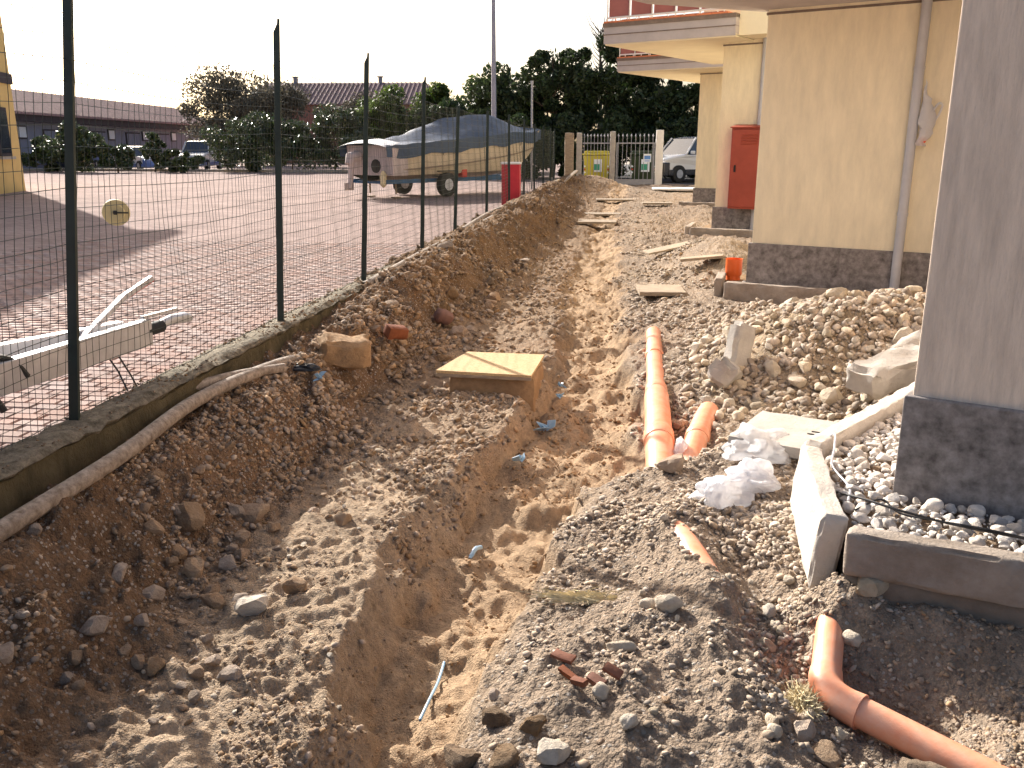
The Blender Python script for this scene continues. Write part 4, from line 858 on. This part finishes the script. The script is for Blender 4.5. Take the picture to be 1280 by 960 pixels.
# ------------------------------------------------------------------ boat and its trailer
cen = Vector((-7.8, 26.3, .1)); bow = Vector((-3.38, 33.0, .1)); ax = (bow-cen).normalized(); per = Vector((-ax.y, ax.x, 0))
BL = (bow-cen).length
bt = empty('boat', tuple(cen)); ident(bt, 'cream motorboat under a blue tarpaulin parked beyond the fence', 'boat')
bt.rotation_euler.z = math.atan2(ax.y, ax.x)
def sect(s):
    b = 1.1*(1-max(0, (s-.45)/.55)**2.2)*(.94+.12*min(1, s*3)) if s < 1 else 0.02
    b = max(b, .02); sh = 1.55+.55*s**1.6; kl = .50+.05*s+1.25*max(0, (s-.6)/.4)**2.2
    return b, sh, min(kl, sh-.05)
def hull_rows(lo, hi):
    vs = []; NS = 26; pr = np.linspace(lo, hi, 7)
    for i in range(NS+1):
        s = i/NS; b, sh, kl = sect(s); row = []
        for t in pr:   # t 0 keel .. 1 sheer
            wv = b*(min(1, t/.32)**.8*.86+.14*t); zz = kl+(sh-kl)*(t*.55 if t < .32 else .176+(t-.32)/.68*.824)
            row.append((s*BL+.25*(t-.5)*(s**6)*1.2, wv, zz))
        vs.append(row)
    V = []; Fc = []
    for sg in (-1, 1):
        b0 = len(V)
        for r_ in vs: V += [(x, sg*y, z) for x, y, z in r_]
        for i in range(NS):
            for k in range(6):
                q = (b0+i*7+k, b0+(i+1)*7+k, b0+(i+1)*7+k+1, b0+i*7+k+1); Fc.append(q if sg < 0 else q[::-1])
    return V, Fc
mb = MB(); mb.add(*hull_rows(.30, 1)); hl = mb.build('hull', M['hull'], bt, True)
mb = MB(); mb.add(*hull_rows(0, .302)); mb.build('hull_bottom', M['hull_low'], bt, True)
b, sh, kl = sect(0)
mb = MB(); mb.prism([(-.03, -b*.96), (-.03, b*.96), (.0, b*.96), (.0, -b*.96)], kl+.18, sh); mb.build('transom', M['transom'], bt)
mb = MB(); mb.box((.28, -1.04, 1.08), (.62, .10, .82)); mb.build('stern_cloth', M['transom'], bt, bevel=.03)
mb = MB()
for s in (.25, .5, .75):
    b_, sh_, k_ = sect(s); mb.tube([(s*BL, -b_-.01, sh_-.35), (s*BL+.05, -b_-.012, sh_-.02)], .012, 6)
mb.tube([(s*BL, -sect(s)[0]*1.005-.012, sect(s)[1]-.72+.2*s) for s in np.linspace(.05, .9, 20)], .022, 6); mb.build('rubbing_strake', M['hull_low'], bt, True)
# tarp
NS = 34; NC = 15; V = []; Fc = []
for i in range(NS+1):
    s = -.03+1.04*i/NS; b, sh, kl = sect(min(max(s, 0), .995)); b += .05
    rg = np.interp(s, [-.03, .05, .22, .38, .62, .70, .85, 1.01], [.05, .10, .40, .74, .80, .66, .22, .02])
    for k in range(NC):
        t = -1+2*k/(NC-1); at_ = abs(t)
        zz = sh+rg*(1-at_**1.15)*.98 if at_ < .86 else sh+rg*(1-.86**1.15)-(at_-.86)/.14*(.36+.04*math.sin(s*23))
        sg = -.05*math.sin(math.pi*min(1, at_*1.2))*abs(math.sin(s*math.pi*4)); ww = b*min(1, at_/.86)*np.sign(t)
        V.append((s*BL+.02*mnoise.noise(Vector((s*9, t*3, 1))), ww+.01*mnoise.noise(Vector((s*14, t*5, 4))), zz+sg+.06*mnoise.noise(Vector((s*14, t*4, 9)))))
for i in range(NS):
    for k in range(NC-1): Fc.append((i*NC+k, i*NC+k+1, (i+1)*NC+k+1, (i+1)*NC+k)[::-1])
mb = MB(); mb.add(V, Fc); mb.build('tarpaulin', M['tarp'], bt, True)
V = []; Fc = []
for i in range(5):
    for k in range(9):
        t = -1+2*k/8; V.append((-.30+i*.13, t*(1.10+.02*i), sect(0)[1]+.07+.03*i-.12*abs(t)**2+.03*mnoise.noise(Vector((i*1.3, k*1.1, 2)))))
for i in range(4):
    for k in range(8): Fc.append((i*9+k, i*9+k+1, (i+1)*9+k+1, (i+1)*9+k)[::-1])
mb = MB(); mb.add(V, Fc); mb.build('silver_cover', M['silver'], bt, True)
mb = MB(); mb.tube([(-.12, .35, 1.25), (-.42, .35, 1.2), (-.5, .35, 1.0)], [.16, .17, .12], 14); mb.tube([(-.40, .35, 1.05), (-.45, .35, .55), (-.5, .35, .28)], [.10, .08, .06], 12); mb.box((-.52, .35, .35), (.35, .02, .22)); mb.build('outboard_leg', M['transom'], bt, True)
mb = MB(); mb.tube([(-.06, -.35, .95), (-.02, -.35, .95)], .2, 18); mb.build('drive_opening', M['black'], bt)
mb = MB(); mb.tube([(-.12, -.75, .82), (-.12, -.75, .72), (-.12, -.75, .42), (-.12, -.75, .34)], [.04, .1, .1, .03], 12); mb.build('fender', M['foam'], bt, True)
# makers mark on the topside near the stern
mb = MB()
for k, (w_, h_) in enumerate(((.10, .07), (.05, .10), (.06, .06), (.06, .06), (.04, .10), (.05, .06), (.05, .06))):
    mb.box((.72+k*.085, -1.09-.008*k, 1.42), (w_*.8, .012, h_))
mb.box((.98, -1.108, 1.37), (.6, .012, .012)); mb.build('name_mark', M['black'], hl)
tr = empty('boat_trailer', tuple(cen)); tr.rotation_euler.z = bt.rotation_euler.z; ident(tr, 'blue steel boat trailer with black wheels carrying the covered boat', 'trailer')
for sg in (-1, 1):
    mb = MB(); mb.bar((-.1, sg*.82, .50), (5.2, sg*.75, .50), .08, .12); mb.bar((5.2, sg*.75, .50), (7.0, 0, .50), .08, .12); mb.build('rail', M['blue'], tr)
    mb = MB(); mb.tube([(2.0, sg*.6, .62), (2.0, sg*.95, .62)], .02, 8); mb.box((2.25, sg*1.02, .78), (.8, .26, .03)); mb.build('mudguard', M['black'], tr)
    wheel(tr, (2.25, sg*1.02, .365), (0, 1, 0), .365, .22, rim='silver')
    mb = MB(); mb.tube([(.5, sg*.6, .44), (.5, sg*.6, .12)], .03, 8); mb.box((.5, sg*.6, .02), (.25, .2, .04)); mb.build('prop_stand', M['wood'], tr)
for x in (.1, 1.6, 3.4, 5.1):
    mb = MB(); mb.box((x, 0, .47), (.08, 1.6, .08)); mb.build('cross_member', M['blue'], tr)
mb = MB(); mb.bar((6.0, 0, .52), (7.1, 0, 1.5), .06, .06); mb.bar((7.0, 0, .5), (7.1, 0, 1.5), .05, .05); mb.build('bow_post', M['galv'], tr)
wheel(tr, (6.6, -.12, .17), (0, 1, 0), .17, .09); 
mb = MB(); mb.box((3.05, -.95, .72), (.25, .2, .3)); mb.build('fuel_can', M['redpl'], tr, bevel=.03)

# ------------------------------------------------------------------ red box by the fence, poles
e = empty('red_box', (-2.95, 21.8, .1)); ident(e, 'slim red upright box standing at the fence by the boat', 'box')
mb = MB(); mb.box((.06, 0, .55), (.44, .3, 1.1)); mb.build('body', M['red_box'], e, bevel=.01)
mb = MB(); mb.box((.06, 0, 1.12), (.48, .34, .05)); mb.build('lid', M['silver'], e, bevel=.008)
mb = MB(); mb.box((.06, -.158, .52), (.36, .014, .9)); mb.build('door', M['red_box'], e)
mb = MB(); mb.tube([(0, 0, 0), (0, 0, 4), (0, 0, 9.5)], [.13, .11, .075], 14); o = mb.build('lamp_post', nmat('lamp_post_grey', (.30, .30, .36), .5, .1, 3), None, True); o.location = (-6.15, 40.5, .1); ident(o, 'tall grey lamp post rising behind the covered boat', 'pole')
mb = MB(); mb.bar((0, 0, 9.3), (1.4, -.2, 9.7), .08, .08); mb.box((1.7, -.22, 9.72), (.6, .25, .12)); mb.build('lamp_arm', M['galv'], o)
mb = MB(); mb.tube([(0, 0, 0), (0, 0, 3.7)], .035, 10); o = mb.build('thin_pole', M['gate'], None, True); o.location = (-3.6, 32.9, .1); ident(o, 'thin grey pole standing near the boat bow', 'pole')
mb = MB(); mb.tube([(0, 0, 3.7), (0, 0, 3.8)], .05, 8); mb.build('pole_cap', M['gate'], o)

# ------------------------------------------------------------------ gate, posts, bins
YG = 36.2
def post(x, wd, h, label, mat='concrete', dx=0):
    o = rough_obj('gate_post', (wd, .22, h), M[mat], (4, 4, 16), .008, x, None, (x, YG, .1+h/2), edge=.01); ident(o, label, 'post')
post(-.72, .22, 2.1, 'slim concrete gate post between the yellow bin and the gate'); post(1.12, .30, 2.15, 'white painted gate post beside the parked off-road car', 'white_metal')
post(-2.05, .22, 2.05, 'grey post at the end of the wire fence'); post(-2.45, .36, 2.05, 'weathered grey post panel beside the last fence bay', 'wood')
def bars(name, x0, x1, label, n, cat, extra=False):
    e = empty(name, ((x0+x1)/2, YG, .13)); ident(e, label, cat); c = (x0+x1)/2
    for z in (.12, 1.62):
        mb = MB(); mb.box((0, 0, z), (x1-x0, .04, .05 if z > 1 else .22 if extra else .06)); mb.build('rail', M['gate'], e)
    for k in range(n):
        x = x0+(x1-x0)*(k+.5)/n-c; mb = MB(); mb.box((x, .002, .98), (.022, .022, 1.75)); mb.tube([(x, .002, 1.85), (x, .002, 1.90), (x, .002, 1.99)], [.014, .032, .003], 6); mb.build('bar', M['gate'], e)
    if extra:
        for x in (x0+.03, x1-.03):
            mb = MB(); mb.box((x-c, -.002, .85), (.05, .05, 1.5)); mb.build('stile', M['gate'], e)
    return e
bars('railing', -1.92, -.85, 'grey spiked railing in front of the yellow bin', 8, 'railing'); g_ = bars('gate', -.58, .94, 'grey spiked pedestrian gate with a blue and white notice', 9, 'gate', True)
mb = MB(); mb.box((0, 0, 0), (.30, .012, .32)); o = mb.build('notice', M['paper'], None); o.location = (.66, YG-.05, 1.18); ident(o, 'blue and white notice fixed on the gate bars', 'sign')
mb = MB(); mb.box((0, -.008, .02), (.24, .006, .14)); mb.build('notice_print', M['blue_print'], o)
mb = MB(); mb.box((0, -.008, -.11), (.2, .006, .03)); mb.build('notice_print', M['blue_print'], o)
def wheelie(x, y, mat, label, s=1.):
    e = empty('wheeled_bin', (x, y, .15)); ident(e, label, 'bin')
    mb = MB(); mb.add([(-.46, -.40, .12), (.46, -.40, .12), (.46, .40, .12), (-.46, .40, .12), (-.54, -.46, 1.12), (.54, -.46, 1.12), (.54, .46, 1.12), (-.54, .46, 1.12)], [(3, 2, 1, 0), (4, 5, 6, 7), (0, 1, 5, 4), (1, 2, 6, 5), (2, 3, 7, 6), (3, 0, 4, 7)]); mb.build('bin_body', M[mat], e, bevel=.03)
    mb = MB(); mb.prism([(-.58, -.5), (.58, -.5), (.58, .5), (-.58, .5)], 1.13, 1.2); mb.prism([(-.5, -.3), (.5, -.3), (.5, .44), (-.5, .44)], 1.19, 1.3); mb.build('lid', M[mat], e, bevel=.03)
    for sx in (-.38, .38):
        for sy in (-.3, .3): wheel(e, (sx, sy, .08), (1, 0, 0), .08, .05)
    mb = MB(); mb.box((.06, -.455, .72), (.34, .012, .5)); lb = mb.build('sticker', M['paper'], e)
    mb = MB(); mb.box((.02, -.464, .66), (.24, .008, .24)); mb.build('sticker_print', M['green_print'], lb)
    for sx in (-1, 1):
        for k in range(3):
            mb = MB(); mb.box((sx*.47, -.448, .45+k*.12), (.07, .012, .06), Matrix.Rotation(.6, 3, 'Y')); mb.build('hazard_stripe', M['redpl'] if k % 2 else M['paper'], e)
    return e
wheelie(-1.38, 37.3, 'bin', 'yellow wheeled recycling bin with a printed sticker behind the railing')
wheelie(.55, 37.7, 'leaf_dark', 'dark green wheeled bin behind the pedestrian gate')

# ------------------------------------------------------------------ cars
def car(name, loc, rz, paint, low, label, L=4.5, Wd=1.82, Ht=1.72, suv=True, group=None):
    e = empty(name, loc, rz); ident(e, label, 'car', group)
    if suv: prof = [(-.49, .42), (-.5, .88), (-.47, 1.0), (-.36, 1.11), (-.24, 1.17), (.47, 1.17), (.5, .9), (.5, .42)]
    else: prof = [(-.5, .3), (-.5, .70), (-.46, .82), (-.28, .93), (.44, .98), (.5, .8), (.5, .3)]
    def extr(pr, hw0, hw1, zmid):
        V = []; n = len(pr)
        for sg in (-1, 1):
            for (x, z) in pr:
                k = 1-(abs(x)*2)**4*.16; V.append((x*L, sg*(hw0 if z < zmid else hw1)*k, z))
        Fc = [tuple(range(n)), tuple(range(2*n-1, n-1, -1))]+[(i, n+i, n+(i+1) % n, (i+1) % n) for i in range(n)]
        return V, Fc
    mb = MB(); mb.add(*extr(prof, Wd/2, Wd/2*.95, .9)); mb.build('body', M[paint], e, bevel=.09)
    zb = prof[4][1]-.03
    cab = [(-.24, zb), (-.10, Ht-.06), (.02, Ht), (.34, Ht-.03), (.46, zb)]
    mb = MB(); mb.add(*extr(cab, Wd/2*.93, Wd/2*.78, zb+.1)); mb.build('cabin_glass', M['glass'], e, bevel=.03)
    mb = MB(); mb.add(*extr([(-.10, Ht-.05), (.02, Ht+.02), (.34, Ht-.005), (.36, Ht-.06)], Wd/2*.79, Wd/2*.74, Ht-.02)); mb.build('roof', M[paint], e, bevel=.03)
    for sg in (-1, 1):
        for (x0, x1) in ((-.245, -.11), (.11, .12), (.45, .35)):
            mb = MB(); mb.bar((x0*L, sg*Wd*.465, zb), (x1*L, sg*Wd*.40, Ht-.04), .05, .06); mb.build('pillar', M[paint], e)
        mb = MB(); mb.box((-.19*L, sg*(Wd/2+.08), zb+.1), (.12, .2, .14)); mb.build('mirror', M[paint], e, bevel=.03)
        mb = MB(); mb.box((-.485*L, sg*Wd*.34, prof[1][1]-.10), (.12, .42, .17)); mb.build('headlight', M['lamp_glass'], e, bevel=.03)
        for x in (-.32, .31): wheel(e, (x*L, sg*(Wd/2-.12), .36 if suv else .31), (0, 1, 0), .36 if suv else .31, .24)
    mb = MB(); mb.box((-.468*L, 0, prof[0][1]+.14), (.36, Wd*.94, .56)); mb.build('bumper', M[low], e, bevel=.04)  # made tall; on the off-road car its dark colour imitates front shade
    mb = MB(); mb.box((-.503*L, 0, prof[1][1]-.12), (.06, Wd*.40, .2)); mb.build('grille', M['black'], e, bevel=.01)
    mb = MB(); mb.box((0, 0, prof[0][1]+.0), (L*.9, Wd*.98, .25)); mb.build('sill', M[low], e, bevel=.03)
    return e
car('parked_car', (2.65, 40.2, .14), R(40), 'white_car', 'dark_trim_shade', 'white off-road car with its shaded lower front coloured dark parked past the gate', 4.7, 1.85, 1.88)
def lotp(x, y): return (x, y, .1)
car('parked_car', lotp(-33.2, 57.5), R(150), 'white_car', 'blue_car', 'white car nosing out behind the conical shrub', 4.2, 1.75, 1.55, False)
car('parked_car', lotp(-28.6, 57.2), R(100), 'white_car', 'blue_car', 'white van-like car with bluish windows parked beside the big bush', 4.5, 1.85, 1.9, True)
car('parked_car', lotp(-39.5, 60), R(95), 'blue_car', 'dark_trim_shade', 'dark blue hatchback by the shed door', 4.2, 1.72, 1.5, False)
# ------------------------------------------------------------------ far buildings
# yellow building at the left
c0 = Vector((-21.5, 29.5, 0)); dd = Vector((.29, -.957, 0)); dl = Vector((-.957, -.29, 0))
yb = empty('yellow_house', tuple(c0)); ident(yb, 'yellow rendered house corner with a dark band at the lot edge', 'building')
def yblock(a0, a1, b0, b1, z0, z1): m_ = MB(); m_.prism([tuple(dd*a+dl*b)[:2] for a, b in ((a0, b0), (a1, b0), (a1, b1), (a0, b1))], z0, z1); return m_
yblock(0, 9, 0, 9, 0, 9.8).build('wall', M['yellow'], yb); yblock(-.06, 9.06, -.06, 9.06, 3.7, 4.05).build('string_course', M['darkframe'], yb); yblock(-.5, 9.5, -.5, 9.5, 9.8, 10.1).build('roof', M['rooftile'], yb)
for a in (.9, 4.2, 7.2):
    for z in (1.3, 5.4):
        f = yblock(a, a+1.0, -.05, .02, z, z+1.6).build('window', M['darkframe'], yb); yblock(a+.1, a+.9, -.07, .0, z+.1, z+1.5).build('pane', M['glass'], f); yblock(a-.1, a+1.1, -.12, .0, z-.1, z-.01).build('sill', M['concrete'], f)
# long tiled shed
sh = empty('tiled_shed', (-41.2, 53.1, .1)); ident(sh, 'long low grey shed with a clay tile roof behind the lot', 'building'); sh.rotation_euler.z = R(97.5)
mb = MB(); mb.box((21, 4, 1.75), (48, 8, 3.5)); mb.build('wall', M['shed'], sh)
mb = MB(); mb.box((21, -.35, 3.45), (48.4, .9, .5)); mb.build('eaves_beam', M['darkframe'], sh)
mb = MB(); mb.add([(21+x*1.18, y, z) for x, y, z in [(-20.6, -1.0, 3.75), (20.6, -1.0, 3.75), (20.6, 4, 5.7), (-20.6, 4, 5.7), (20.6, 9, 3.75), (-20.6, 9, 3.75), (-20.6, -1.0, 3.65), (20.6, -1.0, 3.65), (20.6, 9, 3.65), (-20.6, 9, 3.65)]], [(0, 1, 2, 3), (3, 2, 4, 5), (6, 9, 8, 7), (0, 6, 7, 1), (5, 4, 8, 9), (1, 7, 8, 4, 2), (0, 3, 5, 9, 6)]); rf = mb.build('roof', M['rooftile'], sh)
for k in range(110):
    x = -3.2+k*.435; mb = MB(); mb.bar((x, -1.02, 3.78), (x, 4, 5.73), .12, .07); mb.build('tile_row', M['rooftile'], rf)
for x in (2, 9, 16, 23, 30):
    f = MB().box((x, -.04, 1.4), (3.0, .08, 2.7)).build('door', M['darkframe'], sh); MB().box((x, -.1, 1.4), (2.8, .06, 2.5)).build('door_leaf', M['shed'], f)
    for q in range(5): MB().box((x-1.1+q*.55, -.14, 1.4), (.06, .03, 2.5)).build('door_slat', M['shed'], f)
    f = MB().box((x+2.6, -.05, 2.5), (1.2, .1, .9)).build('window', M['darkframe'], sh); MB().box((x+2.6, -.11, 2.5), (1.0, .04, .7)).build('pane', M['paper'], f)
# brick house
bh = empty('brick_house', (-28.0, 84, .1)); ident(bh, 'red brick house with a hipped tile roof behind the trees', 'building'); bh.rotation_euler.z = R(4)
mb = MB(); mb.box((0, 5, 2.7), (18, 9, 5.4)); mb.build('wall', M['brick'], bh)
mb = MB(); mb.add([(-9.4, 0, 5.4), (9.4, 0, 5.4), (9.4, 10, 5.4), (-9.4, 10, 5.4), (-8.2, 5, 7.7), (8.0, 5, 7.7)], [(0, 1, 5, 4), (1, 2, 5), (2, 3, 4, 5), (3, 0, 4), (3, 2, 1, 0)]); rf = mb.build('roof', M['rooftile'], bh)
for k in range(42):
    x = -9.0+k*.44; MB().bar((x, -.02, 5.45), (max(-8.1, min(7.9, x)), 4.9, 7.7), .13, .08).build('tile_row', M['rooftile'], rf)
for x in (-5.2, 3.4):
    mb = MB(); mb.box((x, 5, 7.85), (.35, .35, .7)); mb.box((x, 5, 8.25), (.55, .55, .1)); mb.build('chimney', M['gate'], rf)
for x in (-5, -1.5, 2.2, 5.6):
    for z in (1.6, 4.1):
        f = MB().box((x, .47, z), (1.2, .1, 1.5)).build('window', M['darkframe'], bh); MB().box((x, .40, z), (1.0, .06, 1.3)).build('pane', M['glass'], f); MB().box((x, .36, z-.8), (1.4, .2, .1)).build('sill', M['concrete'], f)

# ------------------------------------------------------------------ trees and shrubs
def leaves(P, size, seed):
    r_ = np.random.default_rng(seed); n = len(P)
    a = r_.normal(size=(n, 3)); a /= np.linalg.norm(a, axis=1)[:, None]; b = r_.normal(size=(n, 3)); b -= a*(a*b).sum(1)[:, None]; b /= np.linalg.norm(b, axis=1)[:, None]
    s = size*(.55+.9*r_.random(n))[:, None]
    V = np.stack([P-a*s, P+b*s*.45, P+a*s, P-b*s*.45], 1).reshape(-1, 3); return V, np.arange(n*4).reshape(-1, 4)
def tree(name, loc, h, wx, wy, n, size, mat, label, cat='tree', seed=0, trunk=.3, low=.25, clumps=26, group=None, fill=.35):
    r_ = np.random.default_rng(seed); e = empty(name, loc); ident(e, label, cat, group)
    cs = []
    while len(cs) < clumps:
        p = r_.uniform(-1, 1, 3)
        if p @ p > 1 or p @ p < fill**2*r_.random(): continue
        cs.append([p[0]*wx*.9, p[1]*wy*.85, h*(low+(1-low)*(.5+.46*p[2])), (.13+.26*r_.random()**1.5)*min(wx, h*.7)])
    cs = np.array(cs); pk = r_.integers(0, len(cs), n); d = r_.normal(size=(n, 3)); d /= np.linalg.norm(d, axis=1)[:, None]
    rad = cs[pk, 3]*(.35+.75*r_.random(n)**.6)
    P = cs[pk, :3]+d*rad[:, None]*np.array([1, 1, .8]); P = P[P[:, 2] > .05]
    V, Fq = leaves(P, size, seed+1); o = link(bpy.data.objects.new('crown', raw_mesh('crown', V, Fq, mat)), e)
    mb = MB(); mb.tube([(0, 0, -.1), (.03*h, 0, h*.25), (0, .02*h, h*.55), (0, 0, h*.85)], [trunk*.5, trunk*.4, trunk*.26, trunk*.06], 8); tk = mb.build('trunk', M['bark'], e, True)
    mb = MB()
    for c_ in cs[:12]:
        z0 = h*(.2+.4*r_.random())
        z0 = min(z0, c_[2]*.8); mb.tube([(0, 0, z0), (c_[0]*.5, c_[1]*.5, z0+(c_[2]-z0)*.6), tuple(c_[:3])], [trunk*.22, trunk*.13, trunk*.03], 5)
    mb.build('limb', M['bark'], tk)
    return e
# dark evergreens behind the gate
gl = 'evergreens behind the gate'
for i, (x, y, h, wd, lb) in enumerate(((-6.6, 47, 5.6, 2.3, 'dark evergreen just right of the lamp post'), (-4.0, 46, 6.9, 2.3, 'tall dark evergreen behind the thin pole'), (-1.3, 46, 7.2, 2.2, 'tall dark evergreen behind the yellow bin'), (1.0, 47, 6.9, 2.2, 'dark evergreen behind the pedestrian gate'), (3.4, 48, 6.7, 2.3, 'dark evergreen rising behind the parked off-road car'), (5.8, 48, 6.6, 2.3, 'dark evergreen partly behind the last cream wing'))):
    tree('evergreen_tree', (x, y, .1), h, wd, 1.8, 15000, .13, M['leaf_dark'], lb, 'tree', 40+i, .3, .0, 46, gl, 0)
for i, (x, y, h, wd, m_, lb) in enumerate(((-15.2, 56, 5.0, 2.4, 'leaf_mid', 'bright green leafy tree beside the brick house'), (-12.3, 57, 5.5, 2.4, 'leaf_mid', 'green tree above the boat stern'), (-9.6, 58, 5.9, 2.5, 'leaf_mid', 'green tree above the middle of the blue tarpaulin'), (-7.3, 55, 5.6, 2.0, 'leaf_dark', 'dark green tree left of the lamp post'), (-17.8, 60, 4.6, 2.4, 'leaf_mid', 'lower green tree in front of the brick house end'), (-10.9, 54, 4.3, 2.6, 'leaf_dark', 'low dark tree filling the gap above the tarpaulin'))):
    tree('broadleaf_tree', (x, y, .1), h, wd, 2.0, 11000, .13, M[m_], lb, 'tree', 60+i, .3, .05, 36, 'trees behind the boat', 0)
HL = ('hedge shrub below the lamp post evergreen', 'hedge shrub behind the boat bow', 'hedge shrub behind the wire fence end', 'hedge shrub behind the yellow bin', 'hedge shrub behind the pedestrian gate', 'hedge shrub behind the parked off-road car', 'hedge shrub behind the last cream wing')
for i, x in enumerate((-7.4, -5.2, -3.0, -.9, 1.2, 3.3, 5.4)):
    tree('hedge_shrub', (x, 43.6, .1), 2.9, 1.5, 1.0, 6000, .12, M['leaf_dark'], HL[i], 'shrub', 140+i, .12, .0, 30, 'hedge at the foot of the evergreens', 0)
# bare crown above the gate trees
e = empty('bare_tree', (-2.0, 55, .1)); ident(e, 'bare-branched tree top showing above the evergreens', 'tree')
mb = MB(); mb.tube([(0, 0, 0), (.1, 0, 4), (0, 0, 8.2)], [.18, .12, .02], 8); mb.build('trunk', M['bark'], e, True); mb = MB(); rr_ = random.Random(4)
for k in range(70):
    z = rr_.uniform(4.5, 8); a = rr_.uniform(0, 6.28); l_ = rr_.uniform(.5, 1.5); mb.tube([(0, 0, z), (math.cos(a)*l_*.5, math.sin(a)*l_*.5, z+l_*.5), (math.cos(a)*l_*.8, math.sin(a)*l_*.8, z+l_*1.1)], [.03, .018, .006], 4)
mb.build('crown', M['bark'], e)
tree('round_tree', (-31.6, 72, .1), 7.9, 6.0, 4.0, 26000, .14, M['leaf_brown'], 'large rounded dark tree between the shed and the brick house', 'tree', 81, .5, .08, 70, None, 0)
tree('round_tree', (-21.2, 70, .1), 5.7, 3.2, 2.5, 11000, .13, M['leaf_brown'], 'lower brownish tree in front of the brick house', 'tree', 84, .4, .1, 40, None, 0)
for i, (x, y, h, wd, lb) in enumerate(((-36.9, 53.0, 2.0, 1.6, 'small shrub at the shed end of the shrub row'), (-33.9, 52.0, 2.9, 1.9, 'conical dark shrub beside the blue hatchback'), (-29.6, 53, 2.5, .8, 'sparse shrub between the two white cars'), (-23.6, 53.5, 3.5, 2.6, 'big glossy bush right of the white van-like car'), (-21.4, 55, 3.3, 2.9, 'dense glossy bush in the middle of the shrub row'), (-18.4, 54.5, 3.9, 2.6, 'tall glossy bush toward the boat stern'), (-15.6, 53, 2.4, 2.4, 'low dark shrub beside the boat stern'), (-31.2, 51.5, 1.7, 1.1, 'low shrub in front of the first white car'), (-27.2, 51.8, 1.3, 1.3, 'low shrub in front of the white van-like car'))):
    tree('shrub', (x, y, .1), h, wd, 1.5, 9000, .11, M['leaf_gloss'], lb, 'shrub', 90+i, .12, .0, 26, 'shrubs at the far edge of the lot', 0)
o = rough_obj('lot_kerb', (30, .25, .2), M['concrete'], (60, 2, 2), .01, 51, None, (-26, 54.0, .15), (0, 0, R(-3))); ident(o, 'low concrete kerb under the row of shrubs', 'kerb')
